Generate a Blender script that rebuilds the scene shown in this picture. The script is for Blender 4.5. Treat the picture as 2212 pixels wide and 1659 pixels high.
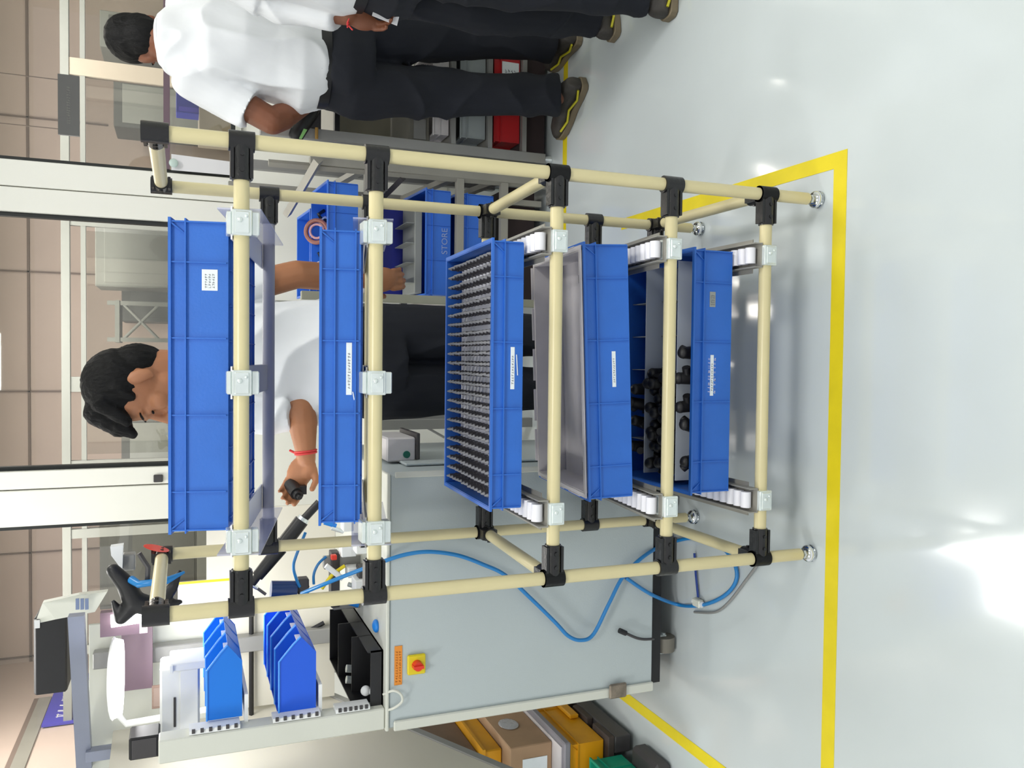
import bpy, bmesh, math, random
from mathutils import Vector, Matrix, noise
random.seed(7)
S = bpy.context.scene
C = S.collection
PI = math.pi
for o in list(bpy.data.objects):
    bpy.data.objects.remove(o)

# ------------------------------------------------------------------ camera
CAM = Vector((0.4661, -1.6112, 1.4351))
YAW, PITCH, ROLL, FPX = 0.0316, -0.3773, -0.001, 1797.4
W_ = Vector((-math.sin(YAW)*math.cos(PITCH), math.cos(YAW)*math.cos(PITCH), math.sin(PITCH)))
R0 = Vector((math.cos(YAW), math.sin(YAW), 0)); U0 = R0.cross(W_)
R_ = R0*math.cos(ROLL) + U0*math.sin(ROLL); U_ = -R0*math.sin(ROLL) + U0*math.cos(ROLL)
cd = bpy.data.cameras.new('camera'); cam = bpy.data.objects.new('camera', cd); C.objects.link(cam)
# the phone was held sideways: image right is world down, image top is world right
cam.matrix_world = Matrix(((-U_.x, R_.x, -W_.x, CAM.x), (-U_.y, R_.y, -W_.y, CAM.y), (-U_.z, R_.z, -W_.z, CAM.z), (0, 0, 0, 1)))
cd.sensor_fit = 'HORIZONTAL'; cd.sensor_width = 36; cd.lens = FPX/2212*36
cd.clip_start = 0.05; cd.clip_end = 60
S.camera = cam

def ray(x, y):
    return W_ + R_*((829.5 - y)/FPX) - U_*((x - 1106)/FPX)
def P(x, y, Y):                       # point of the photograph on the plane at depth Y
    d = ray(x, y); return CAM + d*((Y - CAM.y)/d.y)
def PZ(x, y, z=0.0):
    d = ray(x, y); return CAM + d*((z - CAM.z)/d.z)
def PX(x, y, X):
    d = ray(x, y); return CAM + d*((X - CAM.x)/d.x)

# ------------------------------------------------------------------ world, lamps, exposure
wd = bpy.data.worlds.new('world'); S.world = wd; wd.use_nodes = True
wd.node_tree.nodes['Background'].inputs[0].default_value = (0.97, 0.985, 1.0, 1)
wd.node_tree.nodes['Background'].inputs[1].default_value = 0.9
def area(name, loc, sx, sy, power, col=(1, 0.985, 0.95), rot=(0, 0, 0)):
    l = bpy.data.lights.new(name, 'AREA'); l.shape = 'RECTANGLE'; l.size = sx; l.size_y = sy; l.energy = power; l.color = col
    o = bpy.data.objects.new(name, l); C.objects.link(o); o.location = loc; o.rotation_euler = rot; return o
LIGHTS = [(-0.7, 1.75, 0.26), (1.6, 0.7, 0.3), (0.4, -1.4, 0.3), (-1.6, -0.8, 0.3), (2.4, -1.2, 0.3)]
for i, (x, y, s) in enumerate(LIGHTS):
    area('ceiling_light_lamp', (x, y, 2.93), 0.5, 0.5, 19 if i else 15)
for x, y in ((-1.0, 3.9), (0.7, 4.1), (2.4, 3.9)):
    area('far_room_lamp', (x, y, 2.93), 0.9, 0.6, 52, (1, 0.94, 0.90))
S.view_settings.view_transform = 'Standard'; S.view_settings.look = 'None'
S.view_settings.exposure = 0.0; S.view_settings.gamma = 1.0; S.view_settings.use_curve_mapping = False

# ------------------------------------------------------------------ materials
def lin(c):
    return tuple(((v/255)/12.92 if v/255 <= 0.04045 else ((v/255 + 0.055)/1.055)**2.4) for v in c) + (1.0,)
MATS = {}
def mat(name, rgb, rough=0.5, metal=0.0, var=0.0, vscale=8, bump=0.0, bscale=60, alpha=None, emit=None, trans=0, coat=0, spec=None, stretch=None, stops=None):
    if name in MATS: return MATS[name]
    m = bpy.data.materials.new(name); m.use_nodes = True; nt = m.node_tree; b = nt.nodes['Principled BSDF']
    c = lin(rgb); b.inputs['Base Color'].default_value = c
    b.inputs['Roughness'].default_value = rough; b.inputs['Metallic'].default_value = metal
    if coat: b.inputs['Coat Weight'].default_value = coat; b.inputs['Coat Roughness'].default_value = 0.08
    if spec is not None: b.inputs['Specular IOR Level'].default_value = spec
    if trans: b.inputs['Transmission Weight'].default_value = trans
    if alpha is not None: b.inputs['Alpha'].default_value = alpha
    if emit: b.inputs['Emission Color'].default_value = lin(emit[0]); b.inputs['Emission Strength'].default_value = emit[1]
    if var or bump:
        tc = nt.nodes.new('ShaderNodeTexCoord'); mp = nt.nodes.new('ShaderNodeMapping')
        if stretch: mp.inputs['Scale'].default_value = stretch
        nt.links.new(tc.outputs['Object'], mp.inputs['Vector'])
    if var:
        n = nt.nodes.new('ShaderNodeTexNoise'); n.inputs['Scale'].default_value = vscale; n.inputs['Detail'].default_value = 4
        nt.links.new(mp.outputs[0], n.inputs['Vector'])
        r = nt.nodes.new('ShaderNodeValToRGB')
        r.color_ramp.elements[0].position = 0.3; r.color_ramp.elements[1].position = 0.7
        r.color_ramp.elements[0].color = tuple(v*(1 - var) for v in c[:3]) + (1,)
        r.color_ramp.elements[1].color = tuple(min(1, v*(1 + var)) for v in c[:3]) + (1,)
        nt.links.new(n.outputs['Fac'], r.inputs[0]); nt.links.new(r.outputs[0], b.inputs['Base Color'])
    if bump:
        n2 = nt.nodes.new('ShaderNodeTexNoise'); n2.inputs['Scale'].default_value = bscale; n2.inputs['Detail'].default_value = 3
        nt.links.new(mp.outputs[0], n2.inputs['Vector'])
        bp = nt.nodes.new('ShaderNodeBump'); bp.inputs['Strength'].default_value = bump; bp.inputs['Distance'].default_value = 0.01
        nt.links.new(n2.outputs['Fac'], bp.inputs['Height']); nt.links.new(bp.outputs[0], b.inputs['Normal'])
    MATS[name] = m; return m
def glass_mat(name, tint, mixf=0.12):
    m = bpy.data.materials.new(name); m.use_nodes = True; nt = m.node_tree; nt.nodes.clear()
    o = nt.nodes.new('ShaderNodeOutputMaterial'); t = nt.nodes.new('ShaderNodeBsdfTransparent'); g = nt.nodes.new('ShaderNodeBsdfGlossy')
    t.inputs[0].default_value = lin(tint); g.inputs['Roughness'].default_value = 0.02
    mx = nt.nodes.new('ShaderNodeMixShader'); lw = nt.nodes.new('ShaderNodeLayerWeight'); lw.inputs[0].default_value = 0.15
    ml = nt.nodes.new('ShaderNodeMath'); ml.operation = 'ADD'; ml.inputs[1].default_value = mixf; ml.use_clamp = True
    nt.links.new(lw.outputs['Fresnel'], ml.inputs[0]); nt.links.new(ml.outputs[0], mx.inputs[0])
    nt.links.new(t.outputs[0], mx.inputs[1]); nt.links.new(g.outputs[0], mx.inputs[2]); nt.links.new(mx.outputs[0], o.inputs[0])
    MATS[name] = m; return m

M = dict(
 floor=mat('epoxy floor', (202, 210, 212), 0.14, var=0.03, vscale=2.5, bump=0.015, bscale=9, coat=0.7),
 tape=mat('yellow floor tape', (226, 206, 26), 0.45, var=0.05, vscale=12),
 cream=mat('cream pipe coating', (211, 200, 156), 0.32, var=0.03, vscale=10),
 creamdk=mat('grey pipe coating', (160, 160, 172), 0.4, var=0.04),
 black=mat('black joint steel', (22, 22, 24), 0.3, var=0.15, vscale=40, bump=0.15, bscale=80),
 chrome=mat('chrome', (225, 228, 230), 0.12, metal=1.0),
 zinc=mat('zinc plated steel', (224, 232, 231), 0.25, metal=0.5, var=0.06, vscale=30, bump=0.1, bscale=50),
 alu=mat('aluminium profile', (150, 150, 148), 0.4, metal=0.35, var=0.04),
 alud=mat('dim aluminium', (150, 148, 140), 0.45, metal=0.1, var=0.06),
 rollw=mat('white roller plastic', (232, 232, 238), 0.4),
 blue=mat('blue crate plastic', (41, 104, 197), 0.45, var=0.05, vscale=14, bump=0.05, bscale=200),
 bluedk=mat('deep blue plastic', (28, 40, 150), 0.45),
 greyp=mat('grey crate plastic', (208, 204, 206), 0.45, var=0.05, vscale=14),
 redp=mat('red bin plastic', (178, 28, 34), 0.4, var=0.05),
 label=mat('paper label', (228, 236, 240), 0.7, var=0.02, vscale=90),
 ink=mat('grey ink', (95, 98, 110), 0.8),
 inkw=mat('white stencil paint', (196, 200, 232), 0.8),
 steel=mat('dark steel pin', (96, 94, 98), 0.35, metal=0.5, var=0.1, vscale=60),
 steelw=mat('bright pin tip', (150, 150, 156), 0.3, metal=0.6),
 blackp=mat('black plastic', (24, 24, 27), 0.45, var=0.1, vscale=30),
 cab=mat('grey machine enamel', (184, 194, 196), 0.38, var=0.02, vscale=3, bump=0.06, bscale=260),
 cabl=mat('pale machine enamel', (212, 214, 204), 0.4, var=0.02, vscale=3),
 white=mat('white plastic', (238, 240, 240), 0.4),
 wall=mat('white wall panel', (244, 244, 236), 0.5, var=0.012, vscale=1.5),
 gasket=mat('black window gasket', (30, 34, 34), 0.6),
 pink=mat('far room panel', (196, 178, 168), 0.6, var=0.03, vscale=2),
 pinkdk=mat('far panel joint', (120, 104, 96), 0.7),
 fargrey=mat('far grey partition', (150, 154, 150), 0.6, var=0.04, vscale=2),
 fardark=mat('far dark cabinet', (98, 100, 98), 0.6, var=0.25, vscale=2.2),
 shirt=mat('white cotton shirt', (222, 225, 229), 0.85, bump=0.35, bscale=14, stretch=(1, 1, 0.6)),
 trouser=mat('navy twill trousers', (15, 19, 30), 0.85, var=0.15, vscale=5, bump=0.25, bscale=12, stretch=(1, 1, 0.4)),
 skin=mat('brown skin', (166, 112, 78), 0.55, var=0.08, vscale=9, bump=0.05, bscale=90),
 skind=mat('dark brown skin', (118, 70, 46), 0.55, var=0.08, vscale=9, bump=0.05, bscale=90),
 hair=mat('black hair', (8, 8, 9), 0.7, spec=.25, var=0.5, vscale=60, bump=0.5, bscale=130, stretch=(1, 1, 0.35)),
 shoe=mat('grey brown trainer', (62, 58, 54), 0.6, var=0.35, vscale=22, bump=0.2, bscale=60),
 sole=mat('pale brown sole', (120, 108, 86), 0.6),
 shoey=mat('yellow trainer stripe', (196, 188, 40), 0.5),
 red=mat('red thread', (205, 60, 62), 0.7),
 hose=mat('blue air hose', (38, 128, 196), 0.3),
 hosedk=mat('dark blue hose', (28, 60, 140), 0.35),
 yellow=mat('yellow plastic', (226, 206, 30), 0.4),
 yellowc=mat('amber crate plastic', (214, 152, 8), 0.5, var=0.08, vscale=10),
 card=mat('cardboard', (168, 138, 108), 0.85, var=0.12, vscale=7),
 green=mat('green plastic', (10, 150, 120), 0.5),
 orange=mat('orange label', (232, 146, 52), 0.6),
 redk=mat('red knob', (226, 56, 36), 0.35),
 dgrey=mat('dark grey plastic', (66, 64, 66), 0.5, var=0.1),
 mauve=mat('mauve sheet', (112, 92, 104), 0.5),
 pipebeige=mat('worktop edge', (150, 152, 138), 0.5),
 led=mat('lit lamp diffuser', (255, 255, 255), 0.5, emit=((255, 252, 250), 6.0)),
 ledc=mat('lit ceiling diffuser', (255, 255, 255), 0.5, emit=((255, 252, 246), 6.0)),
 paper=mat('white paper sheet', (232, 232, 236), 0.8, var=0.02, vscale=6),
 navy=mat('dark sign board', (92, 94, 98), 0.6),
 signblue=mat('blue sign board', (66, 60, 176), 0.6),
 cyanp=mat('light blue plastic', (30, 130, 220), 0.4),
 bronze=mat('copper brown tape roll', (150, 96, 82), 0.45),
)
glass = glass_mat('window glass', (240, 240, 237), 0.05)
clear = mat('clear bluish plastic', (206, 210, 238), 0.15, alpha=0.42)

# ------------------------------------------------------------------ mesh helpers
class MB:
    def __init__(s): s.v = []; s.f = []
    def add(s, vs, fs):
        n = len(s.v); s.v += [Vector(v) for v in vs]; s.f += [tuple(i + n for i in f) for f in fs]; return s
    def box(s, a, b, m=None):
        x0, y0, z0 = a; x1, y1, z1 = b
        vs = [Vector(p) for p in ((x0,y0,z0),(x1,y0,z0),(x1,y1,z0),(x0,y1,z0),(x0,y0,z1),(x1,y0,z1),(x1,y1,z1),(x0,y1,z1))]
        if m: vs = [m @ v for v in vs]
        return s.add(vs, [(0,3,2,1),(4,5,6,7),(0,1,5,4),(1,2,6,5),(2,3,7,6),(3,0,4,7)])
    def hexa(s, q0, q1):                      # two matching quads -> closed solid
        return s.add(list(q0)+list(q1), [(3,2,1,0),(4,5,6,7),(0,1,5,4),(1,2,6,5),(2,3,7,6),(3,0,4,7)])
    def tube(s, p0, p1, r, r1=None, n=14):
        return s.path([p0, p1], r, n, [r, r if r1 is None else r1])
    def path(s, pts, r, n=10, rad=None, flat=1.0):
        pts = [Vector(p) for p in pts]; base = len(s.v); up = None
        for i, p in enumerate(pts):
            t = (pts[min(i+1, len(pts)-1)] - pts[max(i-1, 0)]).normalized()
            if up is None:
                up = Vector((0, 0, 1)) if abs(t.z) < 0.9 else Vector((1, 0, 0))
            a = t.cross(up).normalized(); b = a.cross(t).normalized(); up = b
            rr = rad[i] if rad else r
            for k in range(n):
                an = 2*PI*k/n; s.v.append(p + a*math.cos(an)*rr + b*math.sin(an)*rr*flat)
        m = len(pts)
        for i in range(m-1):
            for k in range(n):
                k2 = (k+1) % n; s.f.append((base+i*n+k, base+i*n+k2, base+(i+1)*n+k2, base+(i+1)*n+k))
        s.f.append(tuple(base+k for k in range(n))[::-1]); s.f.append(tuple(base+(m-1)*n+k for k in range(n)))
        return s
    def loft(s, rings, n=20):                 # rings: (centre, axis a, axis b)
        base = len(s.v)
        for c, a, b in rings:
            c = Vector(c); a = Vector(a); b = Vector(b)
            for k in range(n):
                an = 2*PI*k/n; s.v.append(c + a*math.cos(an) + b*math.sin(an))
        m = len(rings)
        for i in range(m-1):
            for k in range(n):
                k2 = (k+1) % n; s.f.append((base+i*n+k, base+i*n+k2, base+(i+1)*n+k2, base+(i+1)*n+k))
        s.f.append(tuple(base+k for k in range(n))[::-1]); s.f.append(tuple(base+(m-1)*n+k for k in range(n)))
        return s
    def ell(s, c, ax, ay, az, n=18, m=12):    # ellipsoid with axis vectors
        c = Vector(c); ax = Vector(ax); ay = Vector(ay); az = Vector(az)
        vs = [c - az]; fs = []
        for i in range(1, m):
            ph = -PI/2 + PI*i/m
            for k in range(n):
                an = 2*PI*k/n; vs.append(c + (ax*math.cos(an) + ay*math.sin(an))*math.cos(ph) + az*math.sin(ph))
        vs.append(c + az)
        for k in range(n): fs.append((0, 1+(k+1) % n, 1+k))
        for i in range(m-2):
            for k in range(n):
                k2 = (k+1) % n; fs.append((1+i*n+k, 1+i*n+k2, 1+(i+1)*n+k2, 1+(i+1)*n+k))
        L = len(vs)-1
        for k in range(n): fs.append((1+(m-2)*n+k, 1+(m-2)*n+(k+1) % n, L))
        return s.add(vs, fs)
    def sph(s, c, r, n=14, m=9): return s.ell(c, (r,0,0), (0,r,0), (0,0,r), n, m)
    def cap(s, p0, p1, r0, r1, n=12):         # tapered capsule
        p0 = Vector(p0); p1 = Vector(p1); s.sph(p0, r0, n, 8); s.sph(p1, r1, n, 8); return s.tube(p0, p1, r0, r1, n)
    def prism(s, outline, d):                 # outline of Vectors, extruded by vector d
        o = [Vector(p) for p in outline]; n = len(o); d = Vector(d)
        fs = [tuple(range(n))[::-1], tuple(range(n, 2*n))] + [(i, (i+1) % n, n+(i+1) % n, n+i) for i in range(n)]
        return s.add(o + [p + d for p in o], fs)
    def mesh(s, name, m, smooth=False, bevel=0.0):
        me = bpy.data.meshes.new(name); me.from_pydata([tuple(v) for v in s.v], [], s.f); 
        bm = bmesh.new(); bm.from_mesh(me); bmesh.ops.recalc_face_normals(bm, faces=bm.faces)
        if bevel: bmesh.ops.bevel(bm, geom=list(bm.edges), offset=bevel, segments=1, affect='EDGES', clamp_overlap=True)
        bm.to_mesh(me); bm.free(); me.materials.append(m)
        if smooth:
            for p in me.polygons: p.use_smooth = True
            try: me.set_sharp_from_angle(angle=math.radians(38))
            except Exception: pass
        return me
    def build(s, name, m, parent=None, smooth=False, bevel=0.0):
        return link(name, s.mesh(name, m, smooth, bevel), parent)
def link(name, me, parent=None):
    o = bpy.data.objects.new(name, me); C.objects.link(o)
    if parent is not None:
        o.parent = parent; o.matrix_parent_inverse = Matrix.Identity(4)
        g = parent; loc = Vector()
        while g is not None: loc += g.location; g = g.parent
        o.location = -loc                     # meshes are written in world coordinates
    return o
def tag(o, label, cat, group=None, kind=None):
    o['label'] = label; o['category'] = cat
    if group: o['group'] = group
    if kind: o['kind'] = kind
    return o
def thing(name, label, cat, loc=(0, 0, 0), group=None):
    o = bpy.data.objects.new(name, None); C.objects.link(o); o.location = loc; o.empty_display_size = 0.05
    return tag(o, label, cat, group)
def struct(o): o['kind'] = 'structure'; return o
def dup(root, loc, rot=None, label=None, group=None):
    r = root.copy(); C.objects.link(r); r.location = loc
    if rot is not None: r.rotation_euler = rot
    if label: r['label'] = label
    if group: r['group'] = group
    for ch in list(root.children):
        c = ch.copy(); C.objects.link(c); c.parent = r
        for g in ch.children:
            d = g.copy(); C.objects.link(d); d.parent = c
    return r
def crv(pts, n=6):
    pts = [Vector(p) for p in pts]; out = []
    for i in range(len(pts)-1):
        p0, p1, p2, p3 = pts[max(i-1, 0)], pts[i], pts[i+1], pts[min(i+2, len(pts)-1)]
        for k in range(n):
            t = k/n; out.append(.5*((2*p1) + (p2-p0)*t + (2*p0-5*p1+4*p2-p3)*t*t + (3*p1-p0-3*p2+p3)*t**3))
    return out + [pts[-1]]
def blob(mb, name, m, parent=None, vox=0.005, it=3, wr=0.0, wf=14, wst=(1, 1, 1), seed=0, dec=None):
    """closed shapes fused into one continuous skin"""
    me = mb.mesh(name + '_src', m); o = bpy.data.objects.new('tmp', me); C.objects.link(o)
    md = o.modifiers.new('r', 'REMESH'); md.mode = 'VOXEL'; md.voxel_size = vox
    if it: sm = o.modifiers.new('s', 'SMOOTH'); sm.iterations = it; sm.factor = 0.5
    if dec: dm = o.modifiers.new('d', 'DECIMATE'); dm.ratio = dec
    dg = bpy.context.evaluated_depsgraph_get(); ev = o.evaluated_get(dg)
    me2 = bpy.data.meshes.new_from_object(ev); me2.name = name
    bpy.data.objects.remove(o); bpy.data.meshes.remove(me)
    if wr:
        ns = [v.normal.copy() for v in me2.vertices]
        for v, nn in zip(me2.vertices, ns):
            q = Vector((v.co.x*wst[0], v.co.y*wst[1], v.co.z*wst[2]))*wf + Vector((seed*7.3, 0, 0))
            a = noise.noise(q + noise.noise_vector(q*0.5)*1.2); b = noise.noise(q*2.1)
            v.co += nn*wr*(((1 - min(1, abs(a)*1.6))**2)*1.3 - .45 + b*0.25)
    if not me2.materials: me2.materials.append(m)
    for p in me2.polygons: p.use_smooth = True
    return link(name, me2, parent)
def glyphs(name, m, parent, o, ux, uz, width, height, n, t=0.0006, seed=1, rows=1):
    """small illegible print strokes on a label, o = lower left corner"""
    rn = random.Random(seed); mb = MB(); nrm = Vector(ux).cross(Vector(uz)).normalized(); ux = Vector(ux); uz = Vector(uz)
    for r in range(rows):
        h = height/rows; 
        for i in range(n):
            x0 = width*i/n; w = width/n*0.7; z0 = h*r + h*0.18; hh = h*0.62
            for k in range(2):
                a = x0 + rn.random()*w*0.5; b2 = a + rn.choice([0, w*0.5, w*0.3]); th = w*0.13
                q = [o + ux*a + uz*z0, o + ux*(a+th) + uz*z0, o + ux*(b2+th) + uz*(z0+hh), o + ux*b2 + uz*(z0+hh)]
                mb.prism(q, nrm*t)
            zz = z0 + rn.choice([0, 0.4, 0.8])*hh
            mb.prism([o+ux*x0+uz*zz, o+ux*(x0+w)+uz*zz, o+ux*(x0+w)+uz*(zz+hh*0.12), o+ux*x0+uz*(zz+hh*0.12)], nrm*t)
    return mb.build(name, m, parent)
def text(name, body, m, parent, o, ux, uz, height, t=0.0005):
    cu = bpy.data.curves.new('t', 'FONT'); cu.body = body; cu.size = 1.0; cu.extrude = 0.0
    to = bpy.data.objects.new('t', cu); C.objects.link(to)
    me = bpy.data.meshes.new_from_object(to.evaluated_get(bpy.context.evaluated_depsgraph_get()))
    bpy.data.objects.remove(to); me.name = name; me.materials.clear(); me.materials.append(m)
    ux = Vector(ux).normalized(); uz = Vector(uz).normalized(); nn = ux.cross(uz)
    for v in me.vertices:
        v.co = Vector(o) + ux*v.co.x*height*1.35 + uz*v.co.y*height*1.35 + nn*t
    return link(name, me, parent)

# ------------------------------------------------------------------ room shell
WY = 2.6
struct(MB().box((-4.5, -4, -0.1), (4.5, 9, 0)).build('floor', M['floor']))
struct(MB().box((-4.5, -4, 3.0), (4.5, 9, 3.1)).build('ceiling', M['wall']))
struct(MB().box((-4.5, 6.0, 0), (4.5, 6.1, 3)).build('wall_far', M['pink']))
struct(MB().box((4.4, -4, 0), (4.5, 6, 3)).build('wall_right', M['wall']))
# panelled wall with windows: mullion columns and the panels under them
wb = struct(MB().box((-4.4, WY, 0), (4.4, WY+0.08, 0.14)).build('wall_back', M['wall']))
SILL = 1.2
for x0, x1 in ((-4.4, -2.6), (-2.59, -1.5), (-1.49, -0.42), (-0.41, 0.72), (0.73, 1.86), (1.87, 3.0), (3.01, 4.4)):
    MB().box((x0+0.002, WY-0.004, 0.142), (x1-0.002, WY+0.076, SILL-0.03)).build('panel', M['wall'], wb, bevel=0.002)
for x0, x1 in ((-0.296, -0.136), (-0.130, -0.050), (1.090, 1.196), (1.201, 1.315), (2.7, 2.8), (-1.75, -1.6), (-3.2, -3.1)):
    MB().box((x0, WY-0.014, SILL), (x1, WY+0.076, 2.998)).build('panel', M['wall'], wb, bevel=0.003)
MB().box((-4.4, WY-0.03, SILL-0.028), (4.4, WY+0.085, SILL-0.002)).build('window_sill', M['cabl'], wb, bevel=0.002)
GX = [(-3.1, -1.75), (-1.6, -0.296), (-0.050, 1.090), (1.315, 2.7), (2.8, 4.4)]
for i, (x0, x1) in enumerate(GX):
    w = struct(MB().box((x0+0.018, WY+0.028, SILL+0.018), (x1-0.018, WY+0.034, 2.98)).build('window_%d' % (i+1), glass))
    g = MB()
    for a, b in (((x0+.001, WY+.01, SILL), (x0+.018, WY+.05, 2.998)), ((x1-.018, WY+.01, SILL), (x1-.001, WY+.05, 2.998)), ((x0+.018, WY+.01, SILL), (x1-.018, WY+.05, SILL+.018)), ((x0+.018, WY+.01, 2.98), (x1-.018, WY+.05, 2.998))):
        g.box(a, b)
    g.build('window_gasket', M['gasket'], w)
    if i == 3:
        MB().box((x0+.018, WY+.0, 1.488), (x1-.018, WY+.05, 1.515)).build('window_rail', M['mauve'], w)
q = P(342, 1032, WY)
lk = struct(MB().box((q.x-.017, WY-.03, q.z-.02), (q.x+.017, WY-.014, q.z+.02)).build('trim_1', M['dgrey'], bevel=.003))
# far wall joints and door band seen through the glass
tr = struct(MB().box((-4.4, 5.985, P(62, 800, 6).z-.012), (4.4, 5.999, P(62, 800, 6).z+.006)).build('trim_2', M['pinkdk']))
for y in (845, 585, 250, 1195, -60, 1420):
    q = P(30, y, 6); MB().box((q.x-.008, 5.985, 2.0), (q.x+.004, 5.999, 2.99)).build('joint_strip', M['pinkdk'], tr)
# inner glazed partition of the far room
pz = P(145, 800, 4.6).z
pt = thing('glazed_partition', 'grey framed glazed partition standing in the room behind the windows', 'partition', (0.4, 4.6, 0))
MB().box((-3.4, 4.57, pz-.02), (3.6, 4.63, pz+.03)).build('top_rail', M['fargrey'], pt)
MB().box((-3.4, 4.58, pz-.115), (3.6, 4.62, pz-.085)).build('transom_rail', M['fargrey'], pt)
for y, w in ((150, .055), (480, .03), (830, .05), (1000, .02), (1150, .03), (1400, .03)):
    q = P(200, y, 4.6); MB().box((q.x-w, 4.575, 0), (q.x+w, 4.625, pz-.02)).build('post', mat('taupe post', (186, 176, 160), .6) if y == 150 else M['fargrey'], pt)
xs = [-3.3, -2.3, -1.3] + [P(200, y, 4.6).x for y in (1000, 830, 480, 150)] + [3.4]
for a, b in zip(xs, xs[1:]):
    MB().box((a+.06, 4.597, .1), (b-.06, 4.603, pz-.12)).build('glass_pane', glass, pt)
# equipment behind the partition
for k, (a, b, c, d, Yd, mm, lab) in enumerate([
    (205, 262, 620, 480, 5.0, 'fargrey', 'pale grey upright cabinet in far room, right of the operator head'),
    (262, 520, 700, 500, 5.55, 'fardark', 'dark shelving cabinet in far room just right of the operator head'),
    (262, 520, 1000, 905, 5.3, 'fardark', 'dark cabinet in far room, left of the operator face'),
    (215, 520, 1290, 1130, 5.3, 'fardark', 'dark cabinet in far room seen left of the white wall column'),
    (245, 520, 300, 170, 5.3, 'fardark', 'dark cabinet in far room under the hanging grey sign'),
    (215, 520, 140, 20, 5.3, 'fargrey', 'pale cabinet in far room behind the standing man\'s head')]):
    p0 = P(b, c, Yd); p1 = P(a, d, Yd)
    t = thing('storage_cabinet', lab, 'cabinet', ((p0.x+p1.x)/2, Yd+.2, 0), 'cabinets in the far room')
    MB().box((p0.x, Yd, .05), (p1.x, Yd+.4, p1.z)).build('body', M[mm], t, bevel=.006)
    n = 3
    for j in range(n):
        z0 = .1 + (p1.z-.14)*j/n; MB().box((p0.x+.03, Yd-.012, z0), (p1.x-.03, Yd-.001, z0+(p1.z-.14)/n-.02)).build('door', M['fardark' if (j+k) % 2 else 'fargrey'], t, bevel=.003)
    MB().box((p0.x+.02, Yd+.02, 0), (p1.x-.02, Yd+.38, .05)).build('plinth', M['dgrey'], t)
# x-braced trolley in the far room
t = thing('braced_trolley', 'pale tubular trolley with crossed braces in far room beside the operator head', 'trolley', (P(340, 690, 5).x, 5, 0))
a = P(265, 655, 5); b = P(345, 735, 5)
for p, q2 in ((a, b), (Vector((a.x, 5, b.z)), Vector((b.x, 5, a.z)))):
    MB().tube(p, q2, .011).build('brace', M['fargrey'], t)
for x in (a.x, b.x): MB().box((x-.015, 4.985, 0), (x+.015, 5.015, a.z+.1)).build('post', M['fargrey'], t)
MB().box((b.x-.02, 4.98, a.z+.02) if b.x < a.x else (a.x-.02, 4.98, a.z+.02), (max(a.x, b.x)+.02, 5.3, a.z+.05)).build('shelf', M['fargrey'], t)
# hanging sign in the far room
p0 = P(172, 295, 3.5); p1 = P(125, 160, 3.5)
t = thing('hanging_sign', 'dark grey hanging sign with one line of pale lettering', 'sign', ((p0.x+p1.x)/2, 3.5, p1.z))
pl = MB().box((p0.x, 3.49, p0.z), (p1.x, 3.51, p1.z)).build('board', M['navy'], t)
glyphs('lettering', M['alu'], pl, Vector((p0.x+.06, 3.489, (p0.z+p1.z)/2-.012)), (1, 0, 0), (0, 0, 1), (p1.x-p0.x)-.12, .026, 15, .001, 4)
for x in (p0.x+.03, p1.x-.03): MB().tube((x, 3.5, p1.z), (x, 3.5, 2.998), .003).build('rod', M['pinkdk'], t)
# left partition wall of the far room with a blue sign
lw = struct(MB().box((-2.06, 2.72, 0), (-2.0, 5.95, 3)).build('wall_left', M['pink']))
MB().box((-2.0, 2.75, 2.39), (-1.992, 5.1, 2.42)).build('joint_strip', M['pinkdk'], lw)
MB().box((-2.0, 2.75, 2.31), (-1.99, 5.1, 2.39)).build('door_head', M['alud'], lw)
t = thing('wall_sign', 'blue sign with white lettering on the left far wall', 'sign', (-1.99, 5.0, 2.2))
sb = MB().box((-1.99, 4.55, 2.0), (-1.975, 5.45, 2.3)).build('board', M['signblue'], t)
glyphs('lettering', M['white'], sb, Vector((-1.975, 4.65, 2.15)), (0, 1, 0), (0, 0, 1), .7, .1, 8, .001, 9)
glyphs('lettering', M['white'], sb, Vector((-1.975, 4.65, 2.02)), (0, 1, 0), (0, 0, 1), .7, .09, 8, .001, 10)
# ceiling fixtures
for i, (x, y, s) in enumerate(LIGHTS):
    t = thing('ceiling_light', 'square white ceiling light panel, ' + ['above the grey machine', 'above the standing men', 'above the camera', 'on the left side of the ceiling', 'on the right side of the ceiling'][i], 'light', (x, y, 3))
    MB().box((x-s-.02, y-s-.02, 2.965), (x+s+.02, y+s+.02, 2.999)).build('frame', M['white'], t)
    MB().box((x-s, y-s, 2.955), (x+s, y+s, 2.964)).build('diffuser', M['ledc'], t)
for k, (x, y) in enumerate(((-1.0, 3.9), (0.7, 4.1), (2.4, 3.9))):
    t = thing('ceiling_light', 'white ceiling light panel in the far room, ' + ['left one', 'middle one', 'right one'][k], 'light', (x, y, 3))
    MB().box((x-.5, y-.35, 2.965), (x+.5, y+.35, 2.999)).build('frame', M['white'], t); MB().box((x-.46, y-.31, 2.955), (x+.46, y+.31, 2.964)).build('diffuser', M['ledc'], t)
# floor tape
def strip(name, pts, label, grp=None):
    (x0, y0), (x1, y1) = pts
    return tag(MB().box((x0, y0, .0002), (x1, y1, .0012)).build(name, M['tape']), label, 'floor tape')
strip('floor_tape', ((-1.6, -.088), (.963, -.046)), 'yellow floor tape running in front of the pipe rack')
strip('floor_tape', ((.925, -.046), (.963, .98)), 'yellow floor tape along the right side of the pipe rack')
strip('floor_tape', ((-.724, .25), (-.686, 2.2)), 'yellow floor tape left of the grey machine cabinet')
strip('floor_tape', ((.3, 1.437), (3.2, 1.475)), 'yellow floor tape behind the rack, under the standing man\'s shoes')

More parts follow.
